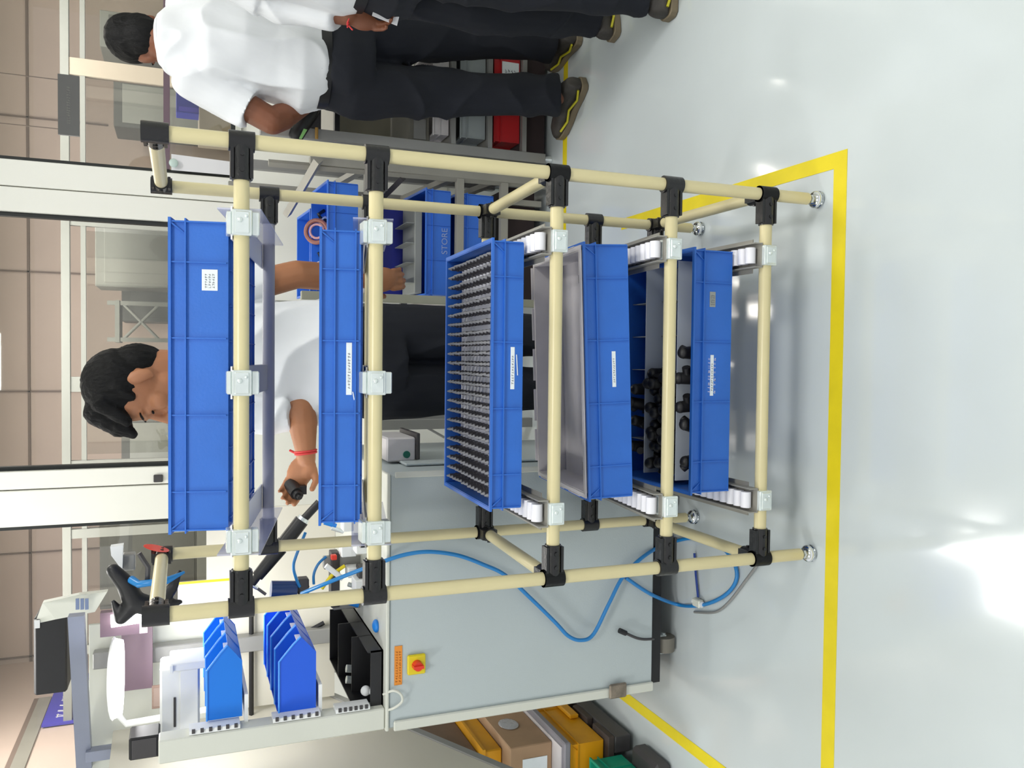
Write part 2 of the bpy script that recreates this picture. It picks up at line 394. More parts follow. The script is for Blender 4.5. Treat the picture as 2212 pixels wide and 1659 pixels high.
# ------------------------------------------------------------------ the pipe rack
RW, RD, PR = 0.86, 0.495, 0.0142
ZF = [1.3338, 1.0845, 0.6983, 0.417, 0.158]; ZB = [1.2392, 0.99, 0.6765, 0.3585, 0.1569]; ZT = 1.4795
rack = thing('pipe_rack', 'cream pipe flow rack with black joints holding blue crates', 'rack', (.43, .25, 0))
for x in (0, RW):
    for y in (0, RD):
        MB().tube((x, y, .038), (x, y, ZT-.01), PR, n=20).build('upright_pipe', M['cream'], rack, True)
def joint(p, d, L=.072, r=.0175):
    """black two-shell joint: sleeve round the upright and a socket along d"""
    p = Vector(p); d = Vector(d).normalized(); mb = MB()
    mb.tube(p+Vector((0, 0, -.023)), p+Vector((0, 0, .023)), r+.0015, n=18)
    mb.tube(p, p+d*L, r, n=18)
    s = d.cross(Vector((0, 0, 1)))
    if s.length < .1: s = Vector((1, 0, 0))
    s.normalize(); k = Vector((0, 0, 1))
    f = s if abs(s.y) > .5 else d.cross(k)
    for q in (-1, 1):
        c = p + k*q*.017 + d*(L*.55)
        mb.box((-.5, -.5, -.5), (.5, .5, .5), Matrix.Translation(c) @ Matrix(((d.x*L*.8, s.x*.026, 0, 0), (d.y*L*.8, s.y*.026, 0, 0), (d.z*L*.8, s.z*.026, .006, 0), (0, 0, 0, 1))))
    j = mb.build('joint', M['black'], rack, True)
    b = MB()
    for q in (.35, .75): b.tube(p + d*L*q - s*.02, p + d*L*q + s*.021, .0045, n=8)
    b.build('joint_bolt', M['black'], j, True)
for i in range(5):
    for y, Z in ((0, ZF), (RD, ZB)):
        pm = M['creamdk'] if (y and i == 0) else M['cream']
        MB().tube((.06, y, Z[i]), (RW-.06, y, Z[i]), PR, n=20).build('cross_pipe', pm, rack, True)
        joint((0, y, Z[i]), (1, 0, 0)); joint((RW, y, Z[i]), (-1, 0, 0))
for x in (0, RW):
    for z in (ZT, .6983, .158):
        z2 = .6765 if z == .6983 else z
        MB().tube((x, .05, z), (x, RD-.045, z2), PR, n=20).build('side_pipe', M['cream'], rack, True)
        joint((x, 0, z), (0, 1, 0), .058); joint((x, RD, z2), (0, -1, 0), .05)
    for y in (0, RD):
        f = MB(); f.tube((x, y, .020), (x, y, .044), .0065, n=12); f.ell((x, y, .014), (.021, 0, 0), (0, .021, 0), (0, 0, .0125)); f.tube((x, y, .0005), (x, y, .006), .017, .021, n=18); f.tube((x, y, .024), (x, y, .031), .011, n=6)
        f.build('levelling_foot', M['chrome'], rack, True)
def clamp(x, z, big):
    mb = MB(); w = .0235
    mb.box((x-w, -.0205, z-.0175), (x+w, .02, z+.0175))
    mb.box((x-w*.85, -.023, z-.013), (x+w*.85, -.0195, z+.013))
    if big:
        mb.box((x-w*.9, -.012, z-.031), (x+w*.9, .016, z-.0175)); mb.box((x-w*.9, -.008, z+.0175), (x+w*.9, .03, z+.026))
    c = mb.build('track_clamp', M['zinc'], rack, bevel=.0025)
    b = MB(); b.sph((x+.004, -.023, z+.004), .005, 8, 6); b.sph((x+.011, -.023, z-.007), .0035, 8, 6); b.build('clamp_bolt', M['zinc'], c, True)
roller_me = None
for i in range(5):
    xsn = (.125, .418, .71) if i < 2 else (.14, .716)
    for x in xsn:
        clamp(x, ZF[i], i == 1 or i == 0)
        s = (ZB[i]-ZF[i])/RD
        mtx = Matrix.Translation((x, 0, ZF[i]+PR)) @ Matrix.Rotation(math.atan(s), 4, 'X')
        if i < 2:
            mb = MB(); mb.box((-.03, -.005, .001), (.03, .51, .004), mtx)
            tr_ = mb.build('track_rail', M['alu'] if i else M['rollw'], rack)
            sg = -1 if x < .3 else 1
            if x < .3 or x > .6:
                MB().box((sg*.028-.0015, .01, -.048), (sg*.028+.0015, .50, .03), mtx).build('side_guide', clear, rack)
            else:
                MB().box((-.03, .10, -.016), (.03, .46, -.001), mtx).build('track_cover', M['creamdk'], rack)
        else:
            mb = MB(); mb.box((-.027, -.01, .001), (.027, .505, .004), mtx); mb.box((-.029, -.01, .001), (-.0265, .505, .024), mtx); mb.box((.0265, -.01, .001), (.029, .505, .024), mtx)
            mb.box((-.040, .02, .0045), (-.0295, .5, .0065), mtx); mb.box((.0295, .02, .0045), (.040, .5, .0065), mtx)
            mb.build('roller_track', M['alud'], rack)
            for k in range(18):
                c = mtx @ Vector((0, .012 + k*.0275, .0190)); MB().tube(c-Vector((.0185, 0, 0)), c+Vector((.0185, 0, 0)), .0122, n=12).build('roller', M['rollw'], rack, True)
# ------------------------------------------------------------------ crates
def crate_parts(w, d, h, m, root, rib=5, under=True, inset=.007):
    mb = MB(); a, b = w/2, d/2; ia, ib = a-inset, b-inset; t = .003; bt = .006
    mb.box((-ia, -ib, bt-.003), (ia, ib, bt))
    mb.box((-ia, -ib, bt), (ia, -ib+t, h-.001)); mb.box((-ia, ib-t, bt), (ia, ib, h-.001))
    mb.box((-ia, -ib+t, bt), (-ia+t, ib-t, h-.001)); mb.box((ia-t, -ib+t, bt), (ia, ib-t, h-.001))
    def ring(z0, z1, e):
        A, B = ia+e, ib+e
        mb.box((-A, -B, z0), (A, -ib+.001, z1)); mb.box((-A, ib-.001, z0), (A, B, z1))
        mb.box((-A, -ib+.001, z0), (-ia+.001, ib-.001, z1)); mb.box((ia-.001, -ib+.001, z0), (A, ib-.001, z1))
    ring(h-.005, h, inset); ring(h-.031, h-.0285, inset-.001)
    if h > .08 and h < .09: ring(0.012, .0145, inset-.002)
    for fr in ((.125, .375, .625, .87) if rib == 5 else [k/rib for k in range(1, rib)]):
        x = -ia + 2*ia*fr
        for s in (-1, 1): mb.box((x-.0013, s*ib-(.0045 if s < 0 else 0), .006), (x+.0013, s*ib+(.0045 if s > 0 else 0), h-.002))
    for k in (1, 2):
        y = -ib + 2*ib*k/3
        for s in (-1, 1): mb.box((s*ia-(.0045 if s < 0 else 0), y-.0013, .006), (s*ia+(.0045 if s > 0 else 0), y+.0013, h-.002))
    for sx in (-1, 1):                       # corner gussets and end ribs
        mb.prism([(sx*ia, -ib-.005, h-.004), (sx*(ia-.022), -ib-.003, h-.030), (sx*(ia-.024), -ib-.003, h-.030), (sx*(ia-.004), -ib-.005, h-.004)], (0, .004, 0))
        mb.box((sx*ia-.0015, -ib-.005, .006), (sx*ia+.0015, -ib, h-.002))
    if under:
        for k in range(9): mb.box((-ia+.02+k*(2*ia-.04)/8-.001, -ib+.01, -.001), (-ia+.02+k*(2*ia-.04)/8+.001, ib-.01, .003))
        for k in range(6): mb.box((-ia+.01, -ib+.02+k*(2*ib-.04)/5-.001, -.001), (ia-.01, -ib+.02+k*(2*ib-.04)/5+.001, .003))
    return mb.build('crate_shell', m, root)
def crate(label, w, d, h, m, cx, fy, zb, slope=0, roll=0, group='crates on the pipe rack', **k):
    t = thing('storage_crate', label, 'crate', (0, 0, 0), group)
    sh = crate_parts(w, d, h, m, t, **k)
    rm = Matrix.Rotation(roll, 4, 'Y') @ Matrix.Rotation(slope, 4, 'X')
    t.rotation_euler = rm.to_euler(); t.location = Vector((cx, fy, zb)) + (rm @ Vector((0, d/2, 0))); 
    return t
def put_label(t, x0, x1, z0, z1, face, mm='label', n=9, rows=1, seed=1, inkm='ink'):
    lb = MB().box((x0, face-.0008, z0), (x1, face-.0001, z1))
    me = lb.mesh('paper_label', M[mm]); o = bpy.data.objects.new('paper_label', me); C.objects.link(o); o.parent = t
    g = glyphs('lettering', M[inkm], None, Vector((x0+(x1-x0)*.12, face-.0009, z0+(z1-z0)*.15)), (1, 0, 0), (0, 0, 1), (x1-x0)*.7, (z1-z0)*.7, n, .0003, seed, rows)
    g.parent = o
    return o
CW, CD = .585, .39; CX = .428; FACE = -(CD/2-.007)
c1 = crate('blue crate on the top level, white square label near its right end', CW, CD, .108, M['blue'], CX, .022, 1.3535, -math.atan(.20))
put_label(c1, .160, .199, .022, .050, FACE, rows=3, n=6, seed=2)
c2 = crate('shallow blue crate on the second level, long white label in middle', CW, CD, .083, M['blue'], CX, .022, 1.1055, -math.atan(.19))
put_label(c2, -.035, .068, .020, .031, FACE, n=12, seed=3)
c3 = crate('shallow blue crate on the third level, filled with steel pins', CW, CD, .077, M['blue'], CX+.004, .05, .7465, -math.atan(.044))
put_label(c3, -.030, .061, .022, .031, FACE, n=11, seed=5)
c4 = crate('tilted blue crate on the fourth level with grey tray inside', CW, CD, .112, M['blue'], CX+.015, .05, .4815, -math.atan(.118), -.040)
put_label(c4, -.035, .046, .038, .047, FACE, n=11, seed=6)
c5 = crate('blue crate on the bottom level with stencil marks and pale label', CW, CD, .115, M['blue'], CX+.014, .05, .2055, 0)
put_label(c5, .154, .190, .050, .066, FACE, mm='fargrey', n=5, rows=3, seed=8)
put_label(c5, -.057, .040, .052, .061, FACE, n=12, seed=9)
g = glyphs('stencil_lettering', M['inkw'], None, Vector((-.052, FACE-.0002, .040)), (1, 0, 0), (0, 0, 1), .088, .034, 9, .0003, 12); g.parent = c5
# loose tape scraps on labels
for t, x, z, L in ((c2, -.045, .014, .016), (c3, .0, .014, .045)):
    o = MB().prism([(x, FACE-.001, z), (x+L, FACE-.0015, z+.003), (x+L, FACE-.0015, z+.005), (x, FACE-.001, z+.002)], (0, -.0003, 0)); me = o.mesh('tape_scrap', M['label']); ob = bpy.data.objects.new('tape_scrap', me); C.objects.link(ob); ob.parent = t
# grey insert crate in level four
gt = thing('grey_tray', 'grey plastic tray nested inside the tilted blue crate', 'tray', (0, 0, 0))
mb = MB(); a, b, h = .276, .178, .076
mb.box((-a, -b, 0), (a, b, .003)); mb.box((-a, -b, .003), (a, -b+.003, h)); mb.box((-a, b-.003, .003), (a, b, h)); mb.box((-a, -b+.003, .003), (-a+.003, b-.003, h)); mb.box((a-.003, -b+.003, .003), (a, b-.003, h))
A, B = a+.010, b+.010
mb.box((-A, -B, h-.003), (A, -b+.002, h)); mb.box((-A, b-.002, h-.003), (A, B, h)); mb.box((-A, -b+.002, h-.003), (-a+.002, b-.002, h)); mb.box((a-.002, -b+.002, h-.003), (A, b-.002, h))
mb.box((-a+.006, b-.012, .03), (a-.006, b-.003, .034)); mb.box((-a+.02, -.02, .003), (a-.02, -.017, .006))
mb.build('tray_shell', M['greyp'], gt)
for k in range(5):
    x = -a+.03+k*.108; MB().box((x, b+.0105, h-.014), (x+.085, b+.013, h+.006)).build('rim_tab', M['greyp'], gt, bevel=.001)
for sx in (-1, 1):
    for k in range(3): MB().box((sx*(a+.0105)-.001, -b+.03+k*.115, h-.013), (sx*(a+.0105)+.001, -b+.11+k*.115, h+.001)).build('rim_tab', M['greyp'], gt)
for x in (.2, -.225): MB().box((x, -b+.004, h-.026), (x+.022, -b+.010, h-.001)).build('rim_clip', M['blackp'], gt, bevel=.002)
rm = Matrix.Rotation(-.040, 4, 'Y') @ Matrix.Rotation(-math.atan(.118), 4, 'X')
gt.rotation_euler = rm.to_euler(); gt.location = c4.location + (rm @ Vector((0, .002, .0405)))
# pins in level three
rm3 = Matrix.Rotation(-math.atan(.044), 4, 'X')
ins = MB().box((-.277, -.178, 0), (.277, .178, .032)).mesh('pin_insert', mat('white foam', (226, 226, 232), .8))
io = bpy.data.objects.new('pin_insert', ins); C.objects.link(io); tag(io, 'pale grey foam block under the rows of pins', 'insert'); io.rotation_euler = rm3.to_euler(); io.location = c3.location + (rm3 @ Vector((0, 0, .0065)))
mb = MB(); mb.tube((0, 0, 0), (0, 0, .032), .0048, n=10); mb.tube((0, 0, .014), (0, 0, .018), .0066, n=10)
pbody = mb.mesh('shank', M['steel'], True); mb = MB(); mb.tube((0, 0, .0322), (0, 0, .040), .0045, .0016, n=10); ptip = mb.mesh('tip', M['steelw'], True)
for i in range(23):
    for j in range(13):
        r = bpy.data.objects.new('steel_pin', pbody); C.objects.link(r)
        tag(r, 'steel pin standing in rows in the third level crate', 'pin', 'steel pins in the third level crate')
        tp = bpy.data.objects.new('tip', ptip); C.objects.link(tp); tp.parent = r
        r.location = c3.location + (rm3 @ Vector((-.262+i*.0238, -.162+j*.027, .0388))); r.rotation_euler = (rm3.to_euler().x + random.uniform(-.03, .03), random.uniform(-.03, .03), 0)
# dividers and black parts in level five
for y in (-.105, .045):
    o = bpy.data.objects.new('divider', MB().box((-.27, y-.0015, .0065), (.27, y+.0015, .100)).mesh('divider', mat('pale grey divider', (186, 194, 204), .4))); C.objects.link(o); o.parent = c5
for x in (-.19, -.09, .0, .09, .18):
    o = bpy.data.objects.new('divider', MB().box((x-.001, -.102, .0065), (x+.001, .042, .055)).mesh('divider', M['fargrey'])); C.objects.link(o); o.parent = c5
    o = bpy.data.objects.new('divider', MB().box((x-.001, .048, .0065), (x+.001, .183, .06)).mesh('divider', M['fargrey'])); C.objects.link(o); o.parent = c5
mb = MB(); mb.tube((0, 0, 0), (0, 0, .045), .014, .011, n=12); mb.tube((0, 0, .03), (.022, .004, .036), .008, n=10); mb.sph((0, 0, .047), .0115, 12, 8); mb.box((-.017, -.012, .010), (.017, .012, .017))
elb = mb.mesh('black_fitting', M['blackp'], True)
def fitting(x, y, z, grp, lab):
    o = bpy.data.objects.new('black_fitting', elb); C.objects.link(o); o.scale = (1.3, 1.3, 1.3); o.location = c5.location + Vector((x, y, z)); o.rotation_euler = (random.uniform(-.3, .3), random.uniform(-.3, .3), random.uniform(0, 6.3)); tag(o, lab, 'fitting', grp)
for i, x in enumerate((.045, -.015, -.078, -.14, -.215)): fitting(x, -.145, .050, 'black fittings along the crate front', 'black plastic fitting at the front wall inside the bottom crate, ' + ['rightmost of five', 'second from right of five', 'middle of five', 'second from left of five', 'leftmost of five'][i])
for i, x in enumerate((-.02, -.045, -.075, -.115, -.14, -.165, -.21, -.24)):
    for j, y in enumerate((-.07, -.025, .015)): fitting(x + .004*j, y, .036 + .014*(i % 2), 'black fittings in the middle bays', 'black plastic fitting heaped in the middle of the bottom crate')
for i, x in enumerate((-.05, -.10, -.15, -.21)): fitting(x, .085, .05, 'black fittings in the back bays', 'black fitting behind the rear divider of the bottom crate, ' + ['rightmost of four', 'second from right of four', 'second from left of four', 'leftmost of four'][i])

# ------------------------------------------------------------------ people
V = Vector
def nrm(v): return Vector(v).normalized()
def hand(mb, wrist, d, palm_n, side, curl, sc=1.0, spread=.0):
    """palm plus five unequal bent fingers; d = along hand, palm_n = palm normal, side = towards the thumb"""
    d = nrm(d); s = nrm(Vector(side) - d*Vector(side).dot(d)); pn = nrm(d.cross(s)); 
    if pn.dot(Vector(palm_n)) < 0: pn = -pn
    w = Vector(wrist)
    mb.ell(w + d*.045*sc, s*.039*sc, pn*.016*sc, d*.052*sc)
    mb.ell(w + d*.03*sc + s*.022*sc + pn*.006*sc, s*.02*sc, pn*.016*sc, d*.034*sc)
    for k, (o, L) in enumerate(((.029, .070), (.010, .080), (-.010, .074), (-.028, .058))):
        p = w + d*.082*sc + s*o*sc; a = 0; dd = d
        segs = (L*.45*sc, L*.32*sc, L*.26*sc); r = (.0092 - .0006*k)*sc
        for q, sg in enumerate(segs):
            a += curl*(.55, .9, .7)[q]*(1 + .08*k)
            dd = (d*math.cos(a) + pn*math.sin(a) + s*spread*(1.5-k)).normalized()
            p2 = p + dd*sg; mb.cap(p, p2, r, r*.92, 8); p = p2; r *= .93
    p = w + d*.022*sc + s*.032*sc; dd = (d*.62 + s*.62 + pn*.42).normalized()
    p2 = p + dd*.036*sc; mb.cap(p, p2, .0125*sc, .0105*sc, 8)
    dd = (d*.8 + s*.05 + pn*.75*min(1, curl+.3)).normalized(); p3 = p2 + dd*.032*sc; mb.cap(p2, p3, .0105*sc, .009*sc, 8)
def shoe(par, ankle, d, mats, n):
    """ankle: point above the floor at the ankle; d: horizontal toe direction"""
    d = nrm((d[0], d[1], 0)); s = Vector((0, 0, 1)).cross(d); a = Vector((ankle[0], ankle[1], 0)); up = Vector((0, 0, 1))
    mb = MB(); 
    rg = []
    for t, hw, hh in ((-.078, .018, .045), (-.07, .030, .062), (-.04, .036, .078), (0, .038, .082), (.04, .039, .068), (.09, .044, .050), (.14, .046, .042), (.17, .040, .036), (.192, .024, .024), (.20, .008, .012)):
        rg.append((a + d*t + up*(.018 + hh*.5), s*hw, up*hh*.56))
    mb.loft(rg, 16); up_ = blob(mb, 'shoe', M['shoe'], par, .005, 2)
    so = MB(); out = []
    for t, hw in ((-.082, .02), (-.07, .034), (-.03, .038), (.03, .037), (.09, .047), (.14, .049), (.18, .038), (.205, .014)):
        out.append((t, hw))
    poly = [a + d*t + s*hw for t, hw in out] + [a + d*t - s*hw for t, hw in out[::-1]]
    so.prism([p + up*.001 for p in poly], up*.026).build('sole', mats, up_, bevel=.003)
    if mats is M['sole']:
        for sg in (-1, 1):
            st = MB(); st.path([a + d*t + s*sg*(hw+.0035) + up*z for t, hw, z in ((-.06, .030, .040), (-.02, .037, .030), (.03, .039, .045), (.08, .044, .032), (.13, .047, .042))], .0045, 6)
            st.build('stripe', M['shoey'], up_, True)
def person(label, root, F, pel, chest, neck, hc, hf, hu, sh, el, wr, hd, hip, kn, an, toe, hsc=1.0, skin='skin', hw=.19, curl=.9, hairv=1.0, seed=1, soles='sole', hem=.86, tuft=False, thumb=None, palm=None, sw=.2, longs=False, hems=None, hsz=(1, 1)):
    t = thing('person', label, 'person', root)
    F = nrm(F); up = V((0, 0, 1)); L = up.cross(F)                 # L = the person's left
    hf = nrm(hf); hl = nrm(V(hu).cross(hf)); hu = hf.cross(hl)
    pel, chest, neck, hc = V(pel), V(chest), V(neck), V(hc); k = hsc
    def hp(f, l, u): return hc + (hf*f + hl*l + hu*u)*k
    b = MB()
    # head
    b.ell(hp(-.008, 0, .025), hf*.096*k, hl*.076*k, hu*.098*k, 24, 16)
    b.ell(hp(.024, 0, -.045), hf*.068*k, hl*.057*k, hu*.074*k, 20, 14); b.sph(hp(.058, 0, -.094), .023*k)
    b.cap(hp(.088, 0, .006), hp(.112, 0, -.032), .008*k, .0125*k, 10); b.ell(hp(.098, 0, -.036), hf*.012*k, hl*.019*k, hu*.009*k)
    b.ell(hp(.080, 0, .022), hf*.013*k, hl*.055*k, hu*.010*k)
    b.ell(hp(.087, 0, -.060), hf*.009*k, hl*.024*k, hu*.006*k); b.ell(hp(.085, 0, -.070), hf*.009*k, hl*.020*k, hu*.007*k)
    for q in (-1, 1):
        b.ell(hp(.058, q*.040, -.028), hf*.028*k, hl*.024*k, hu*.026*k)
        b.ell(hp(.072, q*.031, .002), hf*.014*k, hl*.017*k, hu*.010*k)
        b.ell(hp(-.010, q*.079, -.008), hf*.018*k, hl*.008*k + hf*.004, hu*.032*k); b.ell(hp(-.004, q*.075, -.03), hf*.009*k, hl*.008*k, hu*.012*k)
    b.cap(hp(-.025, 0, -.05), neck, .056*k, .060)
    # trunk inside the clothes
    b.loft([(pel - up*.08, L*.13, F*.09), (pel + up*.05, L*.145, F*.10), ((pel+chest)/2, L*.13, F*.09), (chest, L*.155, F*.10), (chest.lerp(neck, .6), L*.13, F*.08), (neck, L*.06, F*.06)], 20)
    for q in (0, 1):
        s_, e_, w_ = V(sh[q]), V(el[q]), V(wr[q]); b.cap(s_, e_, .052, .046); b.cap(e_, e_.lerp(w_, .3), .046, .047); b.cap(e_.lerp(w_, .3), w_, .046, .029)
        th = thumb[q] if thumb else F; pa = palm[q] if palm else (-L if q == 0 else L)
        hand(b, w_, hd[q], pa, th, curl if not isinstance(curl, tuple) else curl[q], hsz[q])
        b.cap(hip[q], kn[q], .075, .052); b.cap(kn[q], an[q], .050, .036)
    body = blob(b, 'body', M[skin], t, .0052, 2)
    # eyes
    for q in (-1, 1):
        e = MB().ell(hp(.0835, q*.032, -.003), hf*.005*k, hl*.013*k, hu*.0032*k).build('eye', M['hair'], body, True)
        MB().ell(hp(.0865, q*.031, -.004), hf*.002, hl*.0045*k, hu*.0045*k).build('eyebrow', M['hair'], body) if False else None
    br = MB()
    for q in (-1, 1): br.ell(hp(.0845, q*.033, .026), hf*.009*k, (hl*.022 - hf*.004*q)*k, hu*.0035*k)
    br.build('eyebrow', M['hair'], body, True)
    # hair
    h = MB(); v = hairv
    h.ell(hp(-.022, 0, .050), hf*.094*k*v, hl*.085*k*v, hu*.090*k*v, 24, 16)
    h.ell(hp(-.052, 0, .0), hf*.060*k*v, hl*.073*k, hu*.078*k, 20, 14)
    if tuft:
        h.cap(hp(.03, 0, .115), hp(.085, 0, .085), .042*k, .03*k); h.cap(hp(.085, .01, .085), hp(.118, .02, .062), .026*k, .012*k); h.cap(hp(.02, .05, .10), hp(.085, .045, .062), .028*k, .014*k); h.cap(hp(.0, .07, .06), hp(.035, .074, .03), .018*k, .010*k)
    blob(h, 'hair', M['hair'], t, .0045, 3, .0024, 38, (1, 1, .4), seed)
    # shirt
    c = MB(); hc0 = pel + up*(.02)
    c.loft([(hc0 - up*.03, L*(hw-.02), F*.125), (hc0 + up*.05, L*(hw+.012), F*.135), (hc0.lerp(chest, .5), L*hw, F*.128), (chest - up*.03, L*hw, F*.130), (chest.lerp(neck, .35), L*(sw-.012), F*.115), (chest.lerp(neck, .72), L*(sw-.06), F*.085), (neck - up*.005, L*.075, F*.068)], 28)
    for q in (0, 1):
        s_, e_ = V(sh[q]), V(el[q]); f = hems[q] if hems else hem
        c.cap(chest.lerp(neck, .55) + L*(.08 if q == 0 else -.08), s_, .075, .070); c.sph(s_, .070)
        m_ = s_.lerp(e_, f*.75); n_ = s_.lerp(e_, f); c.tube(s_, m_, .070, .068, 16); c.tube(m_, n_, .068, .071, 16)
    if longs:
        for q in (0, 1):
            e_, w_ = V(el[q]), V(wr[q]); c.cap(V(sh[q]), e_, .066, .060); c.tube(e_, e_.lerp(w_, .82), .060, .050, 16); c.sph(e_, .060)
    blob(c, 'shirt', M['shirt'], t, .0065, 4, .0125, 6.0, (1.2, 1.2, .75), seed)
    col = MB(); rg = []
    for i in range(19):
        an_ = 2*PI*i/18; rg.append(neck + L*math.cos(an_)*.066 + F*math.sin(an_)*.062 + up*(-.012 - .014*math.sin(an_)))
    col.path(rg, .010, 8).build('collar', M['shirt'], t, True)
    # belt and trousers
    MB().loft([(hc0 - up*.045, L*(hw-.012), F*.128), (hc0 - up*.010, L*(hw-.008), F*.130)], 32).build('belt', M['blackp'], t, True)
    q_ = MB(); q_.loft([(pel - up*.02, L*(hw-.018), F*.122), (pel - up*.09, L*(hw-.005), F*.132), (pel - up*.17, L*(hw-.02), F*.12)], 24)
    for q in (0, 1):
        hh, kk, aa = V(hip[q]), V(kn[q]), V(an[q]); dn = (aa-kk).normalized()
        q_.cap(hh - up*.03, kk, .103, .084, 18); q_.cap(kk, aa.lerp(kk, .2), .083, .074, 18); q_.tube(aa.lerp(kk, .2), aa - dn*.01, .074, .076, 18)
    blob(q_, 'trousers', M['trouser'], t, .0065, 4, .010, 6, (1, 1, .8), seed+3)
    for q in (0, 1): shoe(t, an[q], toe[q], M[soles], q)
    return t, body
# operator at the machine, back to the camera, head turned left
hc = P(306, 832, 1.10)
lw_, le_ = P(662, 990, 1.05), P(650, 880, 1.06)
op, op_body = person('person in white shirt, turned left, holding a black part at the machine', (.45, 1.12, 0), (0, 1, 0),
    (.452, 1.13, .93), (.45, 1.13, 1.24), (.425, 1.12, 1.435), hc, (-.92, -.20, -.34), (-.33, 0, .94),
    [(.268, 1.12, 1.37), (.645, 1.13, 1.37)], [le_, (.735, 1.17, 1.09)], [lw_, P(798, 605, 1.34)],
    [(-.85, .15, .35), (.1, .3, -.95)], [(.355, 1.13, .86), (.55, 1.13, .86)], [(.362, 1.12, .49), (.548, 1.12, .49)], [(.362, 1.14, .085), (.555, 1.14, .085)],
    [(-.15, 1), (.15, 1)], hsc=1.12, skin='skin', hw=.195, sw=.215, curl=(.62, .42), hairv=1.02, seed=2, hems=(.88, .66), hsz=(1.05, 1.18), tuft=True,
    thumb=[(-.3, -.3, -.9), (-1, .2, 0)], palm=[(.1, -.8, .3), (-.2, .6, -.2)])
wrp = MB(); d_ = (lw_-le_).normalized(); a_ = d_.cross(V((0, 1, 0))).normalized(); b_ = d_.cross(a_)
for s_, r_ in ((-.004, .0325), (.003, .033)):
    wrp.path([lw_ - d_*(.02+s_) + a_*math.cos(2*PI*i/16)*r_ + b_*math.sin(2*PI*i/16)*r_*.95 for i in range(17)], .0035, 6)
wrp.path([lw_ - d_*.02 - a_*.03 - b_*.02, lw_ - d_*.03 - a_*.045 - b_*.03], .004, 6)
o = wrp.build('wrist_thread', M['red'], op, True)
hq = lw_ + V((-.85, .15, .35)).normalized()*.100 + V((-.005, -.030, .0)); ax_ = V((-.40, -.80, -.25)).normalized()
mb = MB(); mb.tube(hq - ax_*.035, hq + ax_*.020, .021, .0215, 16); mb.tube(hq + ax_*.020, hq + ax_*.034, .016, .015, 14); mb.tube(hq + ax_*.030, hq + ax_*.044, .009, .008, 10); mb.box(tuple(hq + V((-.012, -.02, -.034))), tuple(hq + V((.014, .012, -.014))))
tag(mb.build('black_component', M['blackp'], None, True), 'small black component held in the operator\'s raised left hand', 'component')
# standing man on the right, seen from behind
Ya = 1.40
pa = P(690, 128, Ya)
nk = P(330, 80, Ya); hcA = P(318, 88, Ya+.06)
shL = P(400, 168, Ya-.02)
person('person in white shirt and navy trousers, seen from behind, hand at waist', (pa.x, Ya, 0), (-.22, .97, 0),
    (pa.x, Ya, .985), (pa.x+.03, Ya, 1.27), (nk.x, Ya+.02, 1.51), hcA, (-.10, .85, -.50), (0, .5, .85),
    [(shL.x+.01, Ya-.01, 1.40), (nk.x+.17, Ya+.05, 1.41)], [P(588, 262, Ya-.03), P(610, -75, Ya+.08)], [P(655, 232, Ya+.04), P(740, -40, Ya+.2)],
    [(.6, .6, -.5), (0, .5, -.8)], [(pa.x-.09, Ya-.01, .90), (pa.x+.09, Ya, .90)], [P(1000, 205, Ya), P(1000, 75, Ya)], [tuple(PZ(1222, 208, .06)[:2])+(.085,), tuple(PZ(1210, 92, .06)[:2])+(.085,)],
    [(-.55, .85), (-.1, 1)], hsc=.91, skin='skind', hw=.188, sw=.205, curl=.7, hairv=1.0, seed=5, hem=.72)
# man at the right edge, side on, mostly outside the frame
nf, ff = PZ(1440, 38, .02), PZ(1318, 74, .02)
person('person at the top edge of photo, navy trousers, holding a white paper tag', (1.68, .9, 0), (1, .12, 0),
    (1.64, .90, .95), (1.65, .90, 1.26), (1.655, .90, 1.47), (1.675, .90, 1.62), (1, .1, -.15), (0, 0, 1),
    [(1.645, 1.09, 1.39), (1.66, .71, 1.39)], [P(600, 0, 1.08), (1.70, .66, 1.12)], [P(752, 34, .98), (1.80, .66, .92)],
    [(-.05, -.1, -.95), (.2, .1, -1)], [(1.645, .98, .88), (1.645, .82, .88)], [(1.625, 1.0, .50), (1.62, .78, .50)], [(ff.x+.055, ff.y, .085), (nf.x+.075, nf.y, .085)],
    [(1, .25), (1, .05)], hsc=1.0, skin='skind', hw=.18, sw=.2, curl=.6, seed=8, hem=.8, soles='sole', longs=True,
    thumb=[(1, 0, 0), (1, 0, 0)], palm=[(0, -1, 0), (0, 1, 0)])
pw = P(752, 34, .98)
th = MB(); th.path([pw + V((.028*math.cos(2*PI*i/14), .024*math.sin(2*PI*i/14), .004*math.sin(i))) for i in range(15)], .003, 6); th.path([pw + V((-.028, 0, 0)), pw + V((-.045, -.01, -.012))], .0025, 6); th.path([pw + V((-.026, -.01, 0)), pw + V((-.043, -.02, .006))], .0025, 6)
tag(th.build('red_bracelet', M['red'], None, True), 'red thread bracelet on wrist of the man at the photo\'s top edge', 'bracelet')
a, b = P(806, 24, .93), P(860, 46, .93); dd = (b-a).normalized(); nn = dd.cross(V((0, 1, 0))).normalized()
tag(MB().prism([a + nn*.014, a - nn*.014, b - nn*.014, b + nn*.014], (0, .002, 0)).build('paper_tag', M['paper']), 'white printed paper tag held below the bracelet', 'tag')
glo = bpy.data.objects[-1] if False else None

